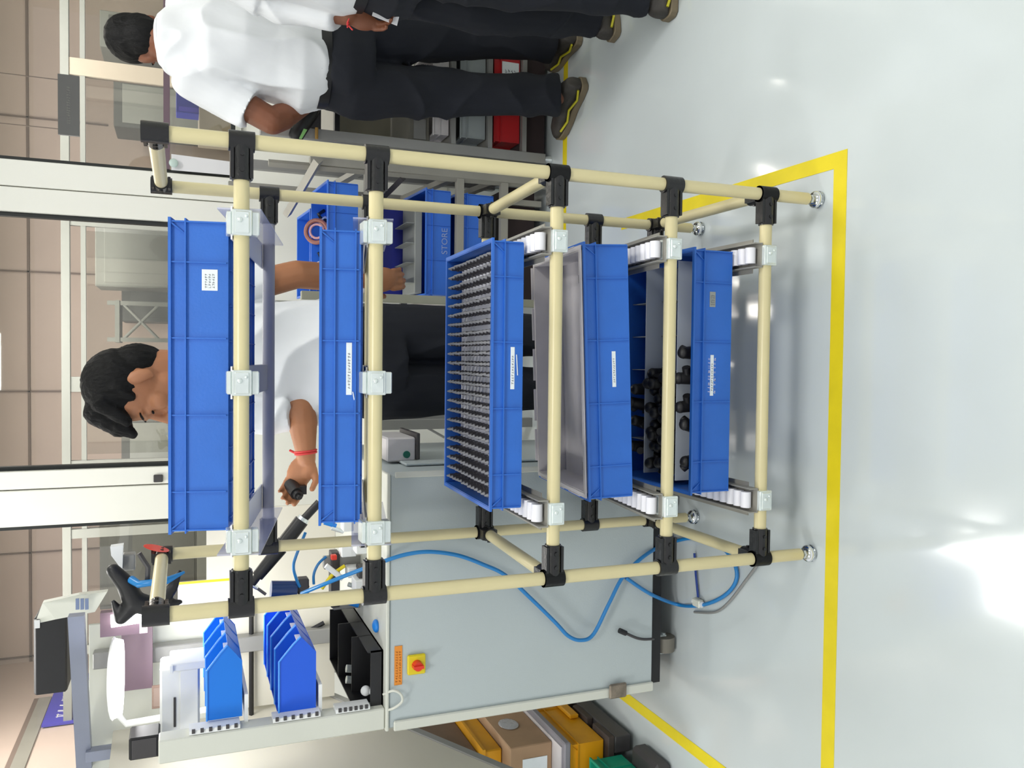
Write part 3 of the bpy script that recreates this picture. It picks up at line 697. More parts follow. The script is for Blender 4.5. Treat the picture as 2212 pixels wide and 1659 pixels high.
# ------------------------------------------------------------------ grey test machine on castors, left behind the rack
MY = .56; MX0, MX1, MZ0, MZ1 = -.530, .155, .105, .930
mc = thing('machine_cabinet', 'pale grey machine cabinet on castors with red knob on yellow plate', 'machine', (-.19, .95, 0))
MB().box((MX0, MY, MZ0), (MX1, 1.36, MZ1-.0095)).build('body', M['cab'], mc, bevel=.004)
MB().box((MX0-.004, MY-.006, MZ1-.009), (MX1+.004, 1.37, MZ1)).build('worktop', M['cabl'], mc, bevel=.002)
MB().box((MX0-.006, MY-.010, MZ0), (MX0+.022, MY-.001, MZ1-.022)).build('corner_flange', M['cabl'], mc, bevel=.003)
MB().box((MX1-.008, MY-.006, MZ0), (MX1+.008, MY-.001, MZ1-.022)).build('corner_flange', M['cabl'], mc, bevel=.002)
MB().box((MX0+.01, MY+.012, MZ0-.035), (MX1-.01, 1.34, MZ0-.001)).build('base_frame', M['blackp'], mc)
MB().box((MX1+.002, MY+.15, .18), (MX1+.010, 1.25, .84)).build('side_door', M['cab'], mc, bevel=.003)
q = P(1330, 1482, MY)
MB().box((q.x-.030, MY-.020, q.z-.028), (q.x+.014, MY-.0105, q.z+.030)).build('corner_bracket', mat('worn grey metal', (128, 118, 106), .5, metal=.4, var=.3, vscale=40), mc, bevel=.004)
q = P(898, 1433, MY)
pl = MB().box((q.x-.027, MY-.012, q.z-.025), (q.x+.027, MY-.001, q.z+.025)).build('switch_plate', M['yellow'], mc, bevel=.003)
kn = MB(); kn.tube((q.x, MY-.012, q.z), (q.x, MY-.030, q.z), .014, .012, 16); kn.box((q.x-.004, MY-.036, q.z-.014), (q.x+.004, MY-.012, q.z+.014)); kn.build('switch_knob', M['redk'], pl, True)
a, b = P(852, 1396, MY), P(868, 1478, MY)
lb = MB().box((b.x, MY-.0022, b.z), (a.x, MY-.001, a.z)).build('warning_label', M['orange'], mc)
glyphs('lettering', mat('brown ink', (170, 96, 34), .8), lb, Vector((b.x+.008, MY-.0024, b.z+.002)), (1, 0, 0), (0, 0, 1), a.x-b.x-.02, a.z-b.z-.003, 12, .0004, 21, 2)
for x in (MX0+.115, MX1-.12):
    for y in (MY+.05, 1.30):
        c = MB(); c.tube((x-.022, y, .036), (x+.022, y, .036), .0355, n=20)
        w = c.build('castor_wheel', mat('castor rubber', (120, 116, 106), .6), mc, True)
        f = MB(); f.box((x-.029, y-.014, .034), (x-.0245, y+.016, .0695)); f.box((x+.0245, y-.014, .034), (x+.029, y+.016, .0695)); f.tube((x-.031, y, .036), (x+.031, y, .036), .007, n=8)
        f.build('castor_fork', M['zinc'], w)
# upright slotted posts with gantry bar
gy = thing('machine_gantry', 'tall grey slotted frame rising from the machine cabinet worktop', 'frame', (-.3, .9, .93))
up_x = (MX0, MX0+.058)
MB().box((up_x[0], MY, MZ1+.001), (up_x[1], MY+.055, 1.49)).build('post', M['cabl'], gy, bevel=.003)
for z0, z1 in ((1.30, 1.42), (1.10, 1.22), (.97, 1.06)):
    sl = MB().box((up_x[1]+.001, MY+.005, z0), (up_x[1]+.012, MY+.050, z1)).build('slotted_rail', M['white'], gy)
    n = 6
    for k in range(n):
        z = z0+.01+(z1-z0-.02)*k/(n-1); MB().box((up_x[1]+.006, MY+.000, z-.004), (up_x[1]+.016, MY+.0045, z+.004)).build('slot', M['dgrey'], sl)
MB().box((up_x[0]-.002, 1.30, MZ1+.001), (up_x[0]+.05, 1.345, 1.70)).build('post', M['alu'], gy, bevel=.003)
p0, p1 = P(165, 1328, 1.0), P(183, 1659, 1.35)
w = mat('violet grey profile', (138, 144, 162), .4, var=.03)
MB().hexa([p0+V((0, -.02, -.02)), p0+V((0, .02, -.02)), p0+V((0, .02, .02)), p0+V((0, -.02, .02))], [p1+V((0, -.02, -.022)), p1+V((0, .02, -.022)), p1+V((0, .02, .022)), p1+V((0, -.02, .022))]).build('top_bar', w, gy)
p2 = P(186, 1590, 1.28); p3 = P(345, 1605, 1.28)
MB().box((p3.x-.02, 1.26, p3.z), (p3.x+.012, 1.30, p2.z)).build('post', w, gy)
# two rows of blue tilt bins on the gantry, opening to the right
def hopper(lab, grp, x0, x1, y0, z0, h, wdt, m, first=None):
    t = thing('parts_bin', lab, 'bin', (x0, y0, z0), grp)
    prof = [(x0, z0), (x1-.045, z0), (x1, z0+h*.42), (x1-.018, z0+h*.62), (x1-.060, z0+h), (x0, z0+h)]
    mb = MB()
    for y in (y0, y0+wdt-.003): mb.prism([(x, y, z) for x, z in prof], (0, .003, 0))
    mb.box((x0, y0+.003, z0), (x0+.003, y0+wdt-.003, z0+h)); mb.box((x0+.003, y0+.003, z0), (x1-.045, y0+wdt-.003, z0+.003))
    mb.hexa([(x1-.047, y0+.003, z0), (x1-.047, y0+wdt-.003, z0), (x1-.045, y0+wdt-.003, z0+.003), (x1-.045, y0+.003, z0+.003)], [(x1-.002, y0+.003, z0+h*.42), (x1-.002, y0+wdt-.003, z0+h*.42), (x1+.001, y0+wdt-.003, z0+h*.42), (x1+.001, y0+.003, z0+h*.42)])
    mb.build('bin_shell', m, t)
    rim = MB(); 
    for y in (y0-.0015, y0+wdt-.0015): rim.path([(x0, y, z0+h), (x1-.060, y, z0+h), (x1-.018, y, z0+h*.62), (x1, y, z0+h*.42)], .0028, 6)
    rim.build('rim', mat('bright blue edge', (60, 150, 250), .4), t)
    MB().box((x1-.022, y0+.02, z0+h*.30), (x1-.0195, y0+wdt-.02, z0+h*.30+.018)).build('label_slot', M['paper'], t)
    return t
words = ['nearest the camera', 'second from the camera', 'third from the camera', 'farthest from the camera']
for k in range(4):
    a, b = P(680, 1535, .62), P(597, 1412, .62); ox = .010*k
    hopper('blue tilt bin in the lower row above the black tray, ' + words[k], 'lower row of blue tilt bins', a.x, b.x+.045, .60+.105*k, a.z, .095, .10, mat('bin blue', (24, 92, 222), .4))
for k in range(3):
    a, b = P(522, 1540, .62), P(450, 1430, .62)
    hopper('blue tilt bin in the upper row beside the white lamp arm, ' + words[k], 'upper row of blue tilt bins', a.x, b.x+.045, .60+.105*k, a.z, .085, .10, mat('bin sky blue', (10, 120, 226), .4))
for z in (P(685, 1500, .62).z-.0, P(526, 1500, .62).z):
    MB().box((-.472, .60, z-.010), (-.40, 1.03, z-.001)).build('bin_rail', M['white'], gy)
# glowing magnifier lamp, batten lamp and white lamp body above the machine
t = thing('magnifier_lamp', 'round white magnifier lamp glowing brightly over the machine', 'lamp', P(240, 1455, 1.05))
c = P(245, 1465, 1.05); ring = MB(); ring.ell(c, (.118, 0, 0), (0, .118, 0), (0, 0, .016), 32, 10); ring.build('lamp_head', M['white'], t, True)
for i in range(1): MB().tube(c+V((0, 0, -.006)), c+V((0, 0, -.024)), .112, .106, 32).build('lit_diffuser', M['led'], t, True)
ar = MB(); ar.path([c+V((-.1, .02, 0)), c+V((-.16, .05, -.03)), c+V((-.17, .10, -.30))], .010, 10); ar.build('lamp_arm', M['white'], t, True)
t = thing('batten_lamp', 'short glowing tube lamp left of the black tool holster', 'lamp', P(270, 1335, 1.0))
a, b = P(240, 1342, 1.0), P(318, 1330, 1.0)
MB().path([a, b], .018, 14).build('lit_tube', M['led'], t, True)
MB().box((a.x-.05, 1.02, b.z), (a.x+.02, 1.05, a.z+.03)).build('back_plate', M['mauve'], t)
al = area('machine_lamp', P(300, 1430, .98), .25, .25, 4.0, (1, 1, 1), (0, 0, 0))
def block(name, lab, cat, x0, x1, y0, y1, Y, dep, m, bev=.004, parts=()):
    """box-shaped thing: photograph columns x0..x1 (height) and rows y0..y1 (width) measured at depth Y"""
    p = P((x0+x1)/2, (y0+y1)/2, Y); xa, xb = P((x0+x1)/2, y1, Y).x, P((x0+x1)/2, y0, Y).x; za, zb = P(x1, (y0+y1)/2, Y).z, P(x0, (y0+y1)/2, Y).z
    t = thing(name, lab, cat, ((xa+xb)/2, Y+dep/2, za))
    MB().box((xa, Y, za), (xb, Y+dep, zb)).build('body', m, t, bevel=bev)
    for nm, fx0, fx1, fz0, fz1, dd, pm in parts:
        MB().box((xa+(xb-xa)*fx0, Y-dd, za+(zb-za)*fz0), (xa+(xb-xa)*fx1, Y-.001, za+(zb-za)*fz1)).build(nm, pm, t, bevel=.001)
    return t
block('back_panel', 'pale green tinted white panel behind the magnifier lamp', 'panel', 192, 500, 1335, 1645, 1.36, .012, M['cabl'], .002, (('edge_strip', 0, 1, .0, .02, .01, M['alu']),))
t = thing('seam_bars', 'black seam bars crossing behind the blue tilt bins', 'bar', (-.4, 1.37, .93))
for (a_, b_) in ((P(543, 1300, 1.33), P(543, 1572, 1.33)), (P(500, 1405, 1.33), P(640, 1378, 1.33)), (P(640, 1378, 1.33), P(700, 1345, 1.33))): MB().path([a_, b_], .008, 4).build('seam_bar', M['blackp'], t)
MB().box((-.74, 1.348, .931), (-.05, 1.356, 1.36)).build('back_sheet', mat('beige back sheet', (212, 208, 194), .5), t)
block('lamp_driver', 'white box shaped lamp housing beside the upper blue bins', 'lamp housing', 345, 432, 1440, 1600, .80, .10, M['white'], .006, (('slot', .2, .6, .6, .66, .004, M['dgrey']), ('cover', .05, .95, .05, .5, .005, M['white'])))
block('bracket_box', 'white bracket bar standing right of the lamp housing', 'bracket', 366, 446, 1432, 1448, .78, .12, M['white'], .003, (('lip', 0, 1, .9, 1.0, .01, M['white']),))
block('black_module', 'black module on the post at the far left of the machine', 'module', 278, 345, 1592, 1640, .70, .08, M['blackp'], .004, (('cover', .08, .92, .1, .9, .004, M['dgrey']),))
block('mauve_screen', 'dim mauve sheet hanging behind the magnifier lamp', 'sheet', 262, 330, 1350, 1490, 1.25, .004, M['mauve'], .001, (('clip', .4, .6, .92, 1.0, .006, M['dgrey']),))
block('brown_document', 'brown framed document below the mauve sheet', 'document', 328, 362, 1480, 1530, 1.22, .006, mat('brown card', (130, 108, 96), .7), .001, (('page', .1, .9, .1, .9, .002, mat('brown card 2', (140, 122, 112), .7)),))
block('notice_sheet', 'white notice with yellow top edge behind the rack post', 'notice', 384, 500, 1253, 1330, 1.35, .004, M['paper'], .001, (('yellow_edge', .93, 1.0, .0, 1.0, .003, M['yellow']),))
# dark control box with pale keypad on top of the gantry
t = thing('control_box', 'dark control box with pale keypad panel above the machine', 'control box', P(110, 1420, 1.4))
p0, p1 = P(145, 1495, 1.4), P(72, 1335, 1.4)
bx = MB().box((p0.x, 1.40, p0.z), (p1.x, 1.62, p1.z)).build('housing', M['dgrey'], t, bevel=.006)
MB().box((p0.x+.005, 1.392, p0.z+.004), (p1.x-.004, 1.399, p0.z+.085)).build('dark_window', M['blackp'], t)
a, b = P(75, 1345, 1.38), P(205, 1298, 1.30)
kp = MB().prism([P(75, 1348, 1.40), P(92, 1302, 1.40), P(170, 1285, 1.32), P(232, 1278, 1.30), P(205, 1322, 1.30), P(120, 1338, 1.36)], (0, .03, 0)).build('keypad_panel', M['cabl'], t)
for k in range(3):
    c = P(168+k*10, 1300, 1.295); MB().box((c.x-.022, 1.285, c.z-.005), (c.x+.012, 1.2915, c.z+.005)).build('key', mat('blue key', (120, 136, 170), .5), kp)
MB().box((p1.x-.03, 1.385, p1.z-.02), (p1.x-.005, 1.399, p1.z-.005)).build('pale_knob', M['white'], t)
# black tool holster with red disc on the rear left rack post
t = thing('tool_holster', 'black tool holster with red disc and blue strap on rack corner', 'holster', (0, .50, 1.5))
hb = MB(); hy = .60
for (x0, y0, r0), (x1, y1, r1) in ((((245, 1232, .016)), (272, 1262, .022)), ((272, 1262, .022), (290, 1300, .026)), ((290, 1300, .026), (262, 1335, .016)), ((262, 1335, .016), (245, 1300, .006)), ((290, 1300, .026), (335, 1312, .024)), ((335, 1312, .024), (372, 1270, .014)), ((372, 1270, .014), (388, 1235, .006)), ((335, 1312, .024), (390, 1300, .006))):
    hb.cap(P(x0, y0, hy), P(x1, y1, hy), r0, r1)
blob(hb, 'holster_body', M['blackp'], t, .004, 2)
MB().path([P(284, 1252, .585), P(300, 1262, .56), P(330, 1258, .55), P(360, 1254, .555), P(398, 1236, .58)], .0075, 10, [.010, .009, .008, .009, .003]).build('blue_strap', M['hose'], t, True)
c = P(338, 1184, .47); MB().ell(c, (.004, .012, .010), (0, .03, 0), (.006, 0, .026), 20, 10).build('red_disc', M['redk'], t, True)
MB().path([P(300, 1195, .56), P(320, 1225, .56), P(318, 1262, .57)], .006, 8).build('cable', M['dgrey'], t, True)
MB().hexa([P(238, 1182, .66), P(266, 1178, .66), P(264, 1232, .66), P(240, 1200, .66)], [p+V((0, .03, 0)) for p in (P(238, 1182, .66), P(266, 1178, .66), P(264, 1232, .66), P(240, 1200, .66))]).build('white_cap', M['white'], t)
MB().box(tuple(P(292, 1232, .68)), tuple(P(266, 1192, .72))).build('grey_block', M['alu'], t, bevel=.003)
# screwdriver arm
t = thing('torque_arm', 'black jointed screwdriver arm hanging over the machine worktop', 'tool', P(620, 1155, .90))
AY = .88
MB().tube(P(690, 1085, AY), P(650, 1128, AY), .012, n=16).build('rod', M['blackp'], t, True)
g = MB(); g.tube(P(652, 1124, AY), P(612, 1176, AY), .0215, n=18); g.tube(P(615, 1172, AY), P(605, 1184, AY), .024, .015, 18); g.build('handle', M['blackp'], t, True)
MB().tube(P(657, 1118, AY), P(650, 1128, AY), .017, .020, 16).build('collar', M['zinc'], t, True)
g = MB(); g.tube(P(606, 1184, AY), P(556, 1245, AY), .021, .017, 18); g.tube(P(556, 1245, AY), P(545, 1262, AY), .012, .010, 14); g.build('driver_barrel', M['blackp'], t, True)
MB().tube(P(544, 1262, AY), P(556, 1271, AY), .008, .006, 10).build('chuck', M['chrome'], t, True)
MB().tube(P(556, 1271, AY), P(574, 1284, AY), .0045, n=8).build('bit', M['steel'], t, True)
# pneumatic unit
t = thing('air_filter_unit', 'dark blue air filter bowl with black regulator on the machine', 'filter', P(600, 1270, .95))
MB().tube(P(585, 1275, .92), P(640, 1275, .92), .028, .028, 18).build('filter_bowl', mat('navy bowl', (38, 62, 110), .25), t, True)
MB().tube(P(640, 1275, .92), P(662, 1258, .92), .022, .016, 14).build('regulator', M['blackp'], t, True)
MB().box(tuple(P(668, 1285, .90)), tuple(P(640, 1245, .94))).build('manifold', M['dgrey'], t, bevel=.004)
tag(MB().path(crv([P(660, 1130+20, .90), P(640, 1200, .90), P(634, 1225, .90), P(640, 1250, .90), P(648, 1268, .90)]), .0045, 8).build('air_tube', M['hose'], None, True), 'thin blue air tube curving left of the cream post over the machine', 'tube')
tag(MB().path(crv([P(705, 1202, .90), P(688, 1218, .90), P(678, 1240, .90), P(678, 1262, .90)]), .0042, 8).build('air_tube', M['hose'], None, True), 'thin blue air tube rising beside the white lever', 'tube')
tag(MB().path(crv([P(745, 1222, .86), P(720, 1240, .86), P(705, 1258, .86), P(695, 1272, .86)]), .0055, 8).build('yellow_cable', M['yellow'], None, True), 'yellow cable beside the white lever on the machine', 'cable')
# fixtures on the worktop: small press with white blocks
t = thing('test_fixture', 'white and metal test fixture cluttering the machine worktop', 'fixture', (-.1, .9, .93))
def fx(nm, x0, x1, y0, y1, Y, dep, m):
    pts = (P(x1, y1, Y), P(x0, y0, Y)); MB().box((pts[0].x, Y, pts[0].z), (pts[1].x, Y+dep, pts[1].z)).build(nm, m, t, bevel=.002)
fx('base_plate', 806, 824, 1130, 1340, .74, .30, M['zinc'])
for a in ((770, 806, 1160, 1195), (768, 806, 1255, 1290)): fx('block', a[0], a[1], a[2], a[3], .78, .06, M['white'])
fx('column', 700, 806, 1205, 1222, .90, .03, M['alu']); fx('column', 720, 806, 1298, 1310, .90, .03, M['alu'])
fx('cross_bar', 716, 734, 1195, 1312, .89, .05, M['dgrey']); fx('block', 738, 770, 1180, 1202, .84, .05, M['white']); fx('block', 752, 790, 1228, 1246, .84, .05, M['white'])
fx('block', 742, 764, 1120, 1148, .80, .05, M['white']); fx('block', 770, 800, 1098, 1116, .80, .05, M['white']); fx('nest', 776, 806, 1226, 1250, .80, .05, M['dgrey'])
fx('red_button', 716, 728, 1200, 1210, .86, .02, M['redk'])
MB().tube(P(704, 1222, .84), P(740, 1250, .84), .008, n=12).build('lever', M['white'], t, True)
for k, (x, y) in enumerate(((720, 1105), (716, 1140), (700, 1128), (752, 1262), (790, 1212), (748, 1300))): MB().tube(P(x, y, .86), P(x+26, y+8, .86), .007, n=10).build('cylinder', M['cyanp'] if k in (2, 5) else M['zinc'], t, True)
tag(MB().ell(P(812, 1352, .66), (.018, 0, 0), (0, .02, 0), (0, 0, .010)).build('blue_cloth', M['cyanp'], None, True), 'crumpled bright blue scrap on the front edge of the worktop', 'cloth')
# black organiser tray on worktop
t = thing('black_organiser', 'black plastic organiser tray with two silver pins on the worktop', 'tray', (-.36, .75, .93))
a, b = P(826, 1525, .60), P(826, 1400, .60)
mb = MB(); x0, x1 = a.x, b.x; y0, y1 = .585, 1.0; z0 = .931; h = .075
mb.box((x0, y0, z0), (x1, y1, z0+.004)); mb.box((x0, y0, z0), (x0+.004, y1, z0+h)); mb.box((x1-.004, y0, z0), (x1, y1, z0+h*.55)); mb.box((x0, y0, z0), (x1, y0+.004, z0+h*.45)); mb.box((x0, y1-.004, z0), (x1, y1, z0+h)); mb.box((x0, y0+.13, z0), (x1, y0+.134, z0+h*.8)); mb.box((x0, y0+.26, z0), (x1, y0+.264, z0+h))
mb.build('tray_shell', M['blackp'], t)
for k in range(2): MB().tube(P(748, 1444+k*24, .76), P(784, 1446+k*24, .76), .011, n=14).build('silver_pin', M['zinc'], t, True)
c = P(790, 1492, .62); k_ = MB(); k_.sph(c, .014); k_.tube(c, P(826, 1497, .60), .008, n=10); k_.build('white_knob', M['white'], t, True)
# main blue air hose, cable loop
tag(MB().path(crv([P(652, 1282, .75), P(700, 1262, .66), P(760, 1238, .60), P(830, 1212, .548), P(880, 1197, .535), P(930, 1192, .53), P(990, 1200, .53), P(1045, 1220, .53), P(1092, 1243, .53), P(1150, 1296, .53), P(1200, 1345, .53), P(1228, 1374, .53), P(1255, 1383, .53), P(1282, 1370, .53), P(1315, 1305, .53), P(1348, 1243, .535), P(1400, 1195, .545), PZ(1450, 1172, .02), PZ(1500, 1162, .008), PZ(1545, 1172, .008), PZ(1580, 1205, .008), PZ(1592, 1245, .008), PZ(1575, 1278, .008), PZ(1540, 1300, .008), PZ(1500, 1309, .008), PZ(1460, 1305, .01), P(1405, 1283, .545), P(1352, 1248, .54)]), .0056, 10).build('air_hose', M['hose'], None, True), 'long blue air hose draped down the machine cabinet to the floor', 'hose')
tag(MB().path([PZ(1500, 1195, .008), PZ(1503, 1240, .008), PZ(1508, 1290, .008)], .0035, 8).build('short_tube', M['hosedk'], None, True), 'short dark blue tube on the floor inside the hose loop', 'tube')
t = thing('hose_tee', 'small pale tee connector where the floor hoses join', 'connector', PZ(1508, 1302, .012))
c = PZ(1508, 1302, .012); MB().box(tuple(c+V((-.012, -.018, -.008))), tuple(c+V((.012, .018, .010)))).build('body', M['cabl'], t, bevel=.003); MB().tube(c+V((-.0, -.022, 0)), c+V((0, .022, 0)), .009, n=10).build('collar', M['white'], t, True)
tag(MB().path(crv([PZ(1640, 1215, .01), PZ(1610, 1255, .006), PZ(1575, 1300, .006), PZ(1545, 1322, .006), PZ(1500, 1322, .006)]), .004, 8).build('grey_cable', M['alu'], None, True), 'thin grey cable on the floor outside the blue hose loop', 'cable')
t = thing('black_hose_stub', 'short black hose with brass nut at the cabinet foot', 'hose', P(1345, 1365, .54))
MB().path(crv([P(1352, 1368, .54), P(1375, 1378, .54), P(1392, 1381, .54), P(1412, 1380, .55)]), .0042, 8).build('tube', M['dgrey'], t, True); MB().tube(P(1338, 1362, .54), P(1352, 1368, .54), .008, n=10).build('nut', M['blackp'], t, True)
tag(MB().path(crv([P(828, 1500, .57), P(850, 1492, .545), P(866, 1500, .54), P(868, 1516, .54), P(850, 1530, .545), P(830, 1535, .57)]), .0035, 8).build('white_cable', M['cabl'], None, True), 'pale cable looping over the worktop edge at left', 'cable')
# gadget between machine and operator
t = thing('pump_box', 'grey gadget box with round green button right of the cabinet', 'device', (.20, .80, .93))
a, b = P(898, 996, .78), P(835, 946, .78)
MB().box((a.x, .78, a.z), (b.x, .98, b.z)).build('body', M['greyp'], t, bevel=.005)
c = P(879, 982, .775); MB().tube(c, c+V((0, .01, 0)), .0105, n=18).build('green_button', mat('dark green', (20, 100, 84), .5), t, True)
MB().box((MX1+.012, .775, a.z-.012), (b.x+.012, .985, a.z-.001)).build('mounting_shelf', M['dgrey'], t, bevel=.002)
t = thing('side_bench', 'pale grey bench standing behind the machine cabinet', 'bench', (.25, 1.9, 0))
MB().box((-.70, 1.75, .70), (.24, 2.35, .74)).build('top', M['cabl'], t, bevel=.003)
for x in (-.66, .19):
    for y in (1.78, 2.3): MB().box((x-.02, y-.02, 0), (x+.02, y+.02, .699)).build('leg', M['alu'], t)
for nm, a_, b_ in (('stay', P(880, 900, 2.3), P(960, 945, 2.3)), ('stay', P(935, 905, 2.3), P(985, 915, 2.3))): MB().tube(a_, b_, .006).build(nm, M['alu'], t)

# ------------------------------------------------------------------ aluminium flow racks at the right
def profile(mb, a, b, w=.02):
    a = V(a); b = V(b); mb.path([a, b], w, 4); return mb
t = thing('flow_rack', 'aluminium flow rack holding the blue crates right of the operator', 'rack', (.95, 1.9, 0))
FX0, FX1, FY0, FY1 = .700, 1.205, 1.60, 2.2
for x in (FX0, FX1):
    for y, zt in ((FY0, 1.02 if x == FX0 else .99), (FY1, 1.25)):
        MB().box((x-.016, y-.016, .03), (x+.016, y+.016, zt)).build('post', M['pipebeige'] if x == FX0 else M['alud'], t, bevel=.002)
        f = MB(); f.tube((x, y, .001), (x, y, .03), .02, .012, 12); f.build('foot', M['zinc'], t, True)
lev = (.775, .405, .215)
for z in lev:
    for x in (FX0, FX1): MB().hexa([(x-.011, FY0+.017, z-.02), (x+.011, FY0+.017, z-.02), (x+.011, FY0+.017, z+.012), (x-.011, FY0+.017, z+.012)], [(x-.011, FY1-.017, z+.06), (x+.011, FY1-.017, z+.06), (x+.011, FY1-.017, z+.092), (x-.011, FY1-.017, z+.092)]).build('rail', M['alud'], t)
    MB().box((FX0+.017, FY0-.014, z-.022), (FX1-.017, FY0+.014, z+.008)).build('cross_rail', M['alud'], t)
    MB().box((FX0+.017, FY1-.014, z+.055), (FX1-.017, FY1+.014, z+.085)).build('cross_rail', M['alud'], t)
MB().box((FX0+.02, FY0+.05, .05), (FX1-.02, FY1-.02, .17)).build('shade_slab', mat('dark maroon shade slab', (44, 30, 32), .7), t)  # dark slab added to stand in for the darkness under the rack
for x in (.95, 1.12): MB().box((x-.012, FY0+.02, .03), (x+.012, FY0+.045, .19)).build('stay', M['alud'], t)
a_, b_ = P(620, 462, 1.95), P(688, 345, 1.5)
MB().path([a_, b_], .018, 4).build('tilt_arm', M['alud'], t)
a_, b_ = P(830, 425, 1.75), P(870, 385, 1.6)
MB().path([a_, b_], .014, 4).build('tilt_arm', M['dgrey'], t)
MB().path([P(580, 352, FY0), P(1178, 402, FY0)], .014, 4).build('front_post', M['alud'], t)
def far_crate(label, x0, x1, y0, y1, Y, d, m, slope=-.13):
    p = P(x1, (y0+y1)/2, Y); xa, xb = P((x0+x1)/2, y1, Y).x, P((x0+x1)/2, y0, Y).x; h = P(x0, (y0+y1)/2, Y).z - p.z
    c = crate(label, xb-xa, d, h, m, (xa+xb)/2, Y, p.z, -slope*.6, 0, 'crates on the flow racks', under=False, rib=3); c.name = 'small_crate'
    return c
fb = mat('flow rack blue plastic', (44, 106, 208), .42, var=.04)  # slightly lighter blue than the pipe rack crates
k1 = far_crate('blue crate on the upper right of the flow rack, white smear on its face', 706, 776, 392, 590, 1.60, .28, fb)
k0 = far_crate('raised blue crate behind with cables and a tape roll in it', 668, 765, 455, 640, 1.92, .26, fb)
k2 = far_crate('blue crate with painted STORE lettering, beside the operator\'s right hand', 918, 976, 408, 640, 1.60, .30, fb)
k3 = far_crate('lowest blue crate of the flow rack, partly behind the pin crate', 992, 1068, 418, 640, 1.60, .30, fb)
o = text('painted_lettering', 'STORE', mat('faded white paint', (140, 160, 205), .8), k2, (-.045, -.145, .018), (1, 0, 0), (0, 0, 1), .026); o.location = (0, 0, 0)
tr2 = thing('divided_tray', 'grey divided tray standing in the blue crate by the operator\'s hand', 'tray', (.93, 1.75, .56))
a_, b_ = P(915, 640, 1.64), P(862, 480, 1.86)
MB().box((.73, 1.66, .535), (1.10, 1.86, .565)).build('tray', M['fargrey'], tr2, bevel=.002)
for k in range(4): MB().box((.77+k*.08, 1.665, .5655), (.773+k*.08, 1.855, .60)).build('divider', M['fargrey'], tr2)
MB().box((.73, 1.87, .54), (1.10, 1.874, .66)).build('back_plate', M['bluedk'], tr2)
t = thing('tape_roll', 'brown roll of tape lying in the raised blue crate', 'tape roll', P(685, 500, 1.84))
c = P(684, 500, 1.84); rr = MB()
rr.path([c + V((.045*math.cos(2*PI*i/24), .02*math.sin(2*PI*i/24), .040*math.sin(2*PI*i/24))) for i in range(25)], .009, 8); rr.build('outer_wind', M['bronze'], t, True)
rr = MB(); rr.path([c + V((.028*math.cos(2*PI*i/24), -.006+.012*math.sin(2*PI*i/24), .025*math.sin(2*PI*i/24))) for i in range(25)], .005, 8); rr.build('inner_wind', mat('pale pink core', (200, 150, 150), .5), t, True)
for k, (y, mm) in enumerate(((455, 'blackp'), (470, 'white'), (540, 'blackp'), (560, 'white'), (575, 'blackp'))):
    tag(MB().path([P(700+3*k, y, 1.86), P(688, y+8, 1.84), P(694+4*(k % 2), y+18, 1.85), P(712, y+24, 1.86)], .007, 8).build('cable_bundle', M[mm], None, True), ['black cable bundle left of the tape roll', 'white cable bundle right of the tape roll', 'black cable coil under the tape roll', 'white cable coil by the operator\'s forearm', 'black cable end by the operator\'s forearm'][k], 'cable', 'cables in the raised crate')
# second rack with grey and red bins
t = thing('bin_rack', 'aluminium bin rack with grey and red bins behind the standing man', 'rack', (1.75, 1.9, 0))
for x in (1.302, 2.25):
    for y in (1.60, 2.2):
        MB().box((x-.02, y-.02, .03), (x+.02, y+.02, 1.17)).build('post', M['alu'], t, bevel=.002); MB().tube((x, y, .001), (x, y, .03), .02, .012, 12).build('foot', M['zinc'], t, True)
for z in (.135, .285, .44, .90):
    MB().box((1.323, 1.585, z-.02), (2.229, 1.615, z-.001)).build('cross_rail', M['alu'] if z < .9 else M['blackp'], t)
    MB().box((1.323, 1.617, z-.016), (2.229, 2.185, z-.003)).build('shelf', M['alud'] if z > .2 else M['dgrey'], t)
MB().box((1.31, 2.20, .46), (2.24, 2.21, .86)).build('back_board', mat('khaki board', (128, 124, 108), .7, var=.05), t)
MB().box((1.325, 1.62, .02), (2.23, 2.19, .10)).build('shade_slab', mat('dark maroon shade slab', (44, 30, 32), .7), t)  # added slab, its dark colour gives the shade below the red bins
MB().box((1.305, 1.585, .95), (2.25, 1.61, .99)).build('cross_rail', M['dgrey'], t)
for k, x in enumerate((1.345, 1.735)):
    w_ = ['left', 'right'][k]
    c = crate('red bin with white paper label on the bin rack, ' + w_ + ' one', .365, .30, .118, M['redp'], x+.19, 1.60, .136, 0, 0, 'bins on the bin rack', under=False, rib=1); c.name = 'bin'
    put_label(c, .02 if k == 0 else -.15, .15 if k == 0 else -.09, .008, .082, -.1445, n=4, rows=4, seed=30+k)
    c = crate('pale grey bin on the shelf above the red bins, ' + w_ + ' one', .365, .30, .112, mat('silver grey plastic', (150, 158, 160), .45), x+.19, 1.60, .286, 0, 0, 'bins on the bin rack', under=False, rib=2); c.name = 'bin'
    c = crate('dull grey bin on the third shelf of the bin rack, ' + w_ + ' one', .365, .30, .07, M['greyp'], x+.19, 1.60, .441, 0, 0, 'bins on the bin rack', under=False, rib=2); c.name = 'bin'
t = thing('metal_box', 'taupe metal box on the bin rack beside the man\'s trousers', 'box', (1.42, 1.75, .52))
MB().box((1.33, 1.64, .512), (1.60, 1.95, .60)).build('body', mat('taupe metal', (118, 116, 108), .5), t, bevel=.004); MB().box((1.34, 1.634, .53), (1.42, 1.639, .58)).build('plate', M['alu'], t)
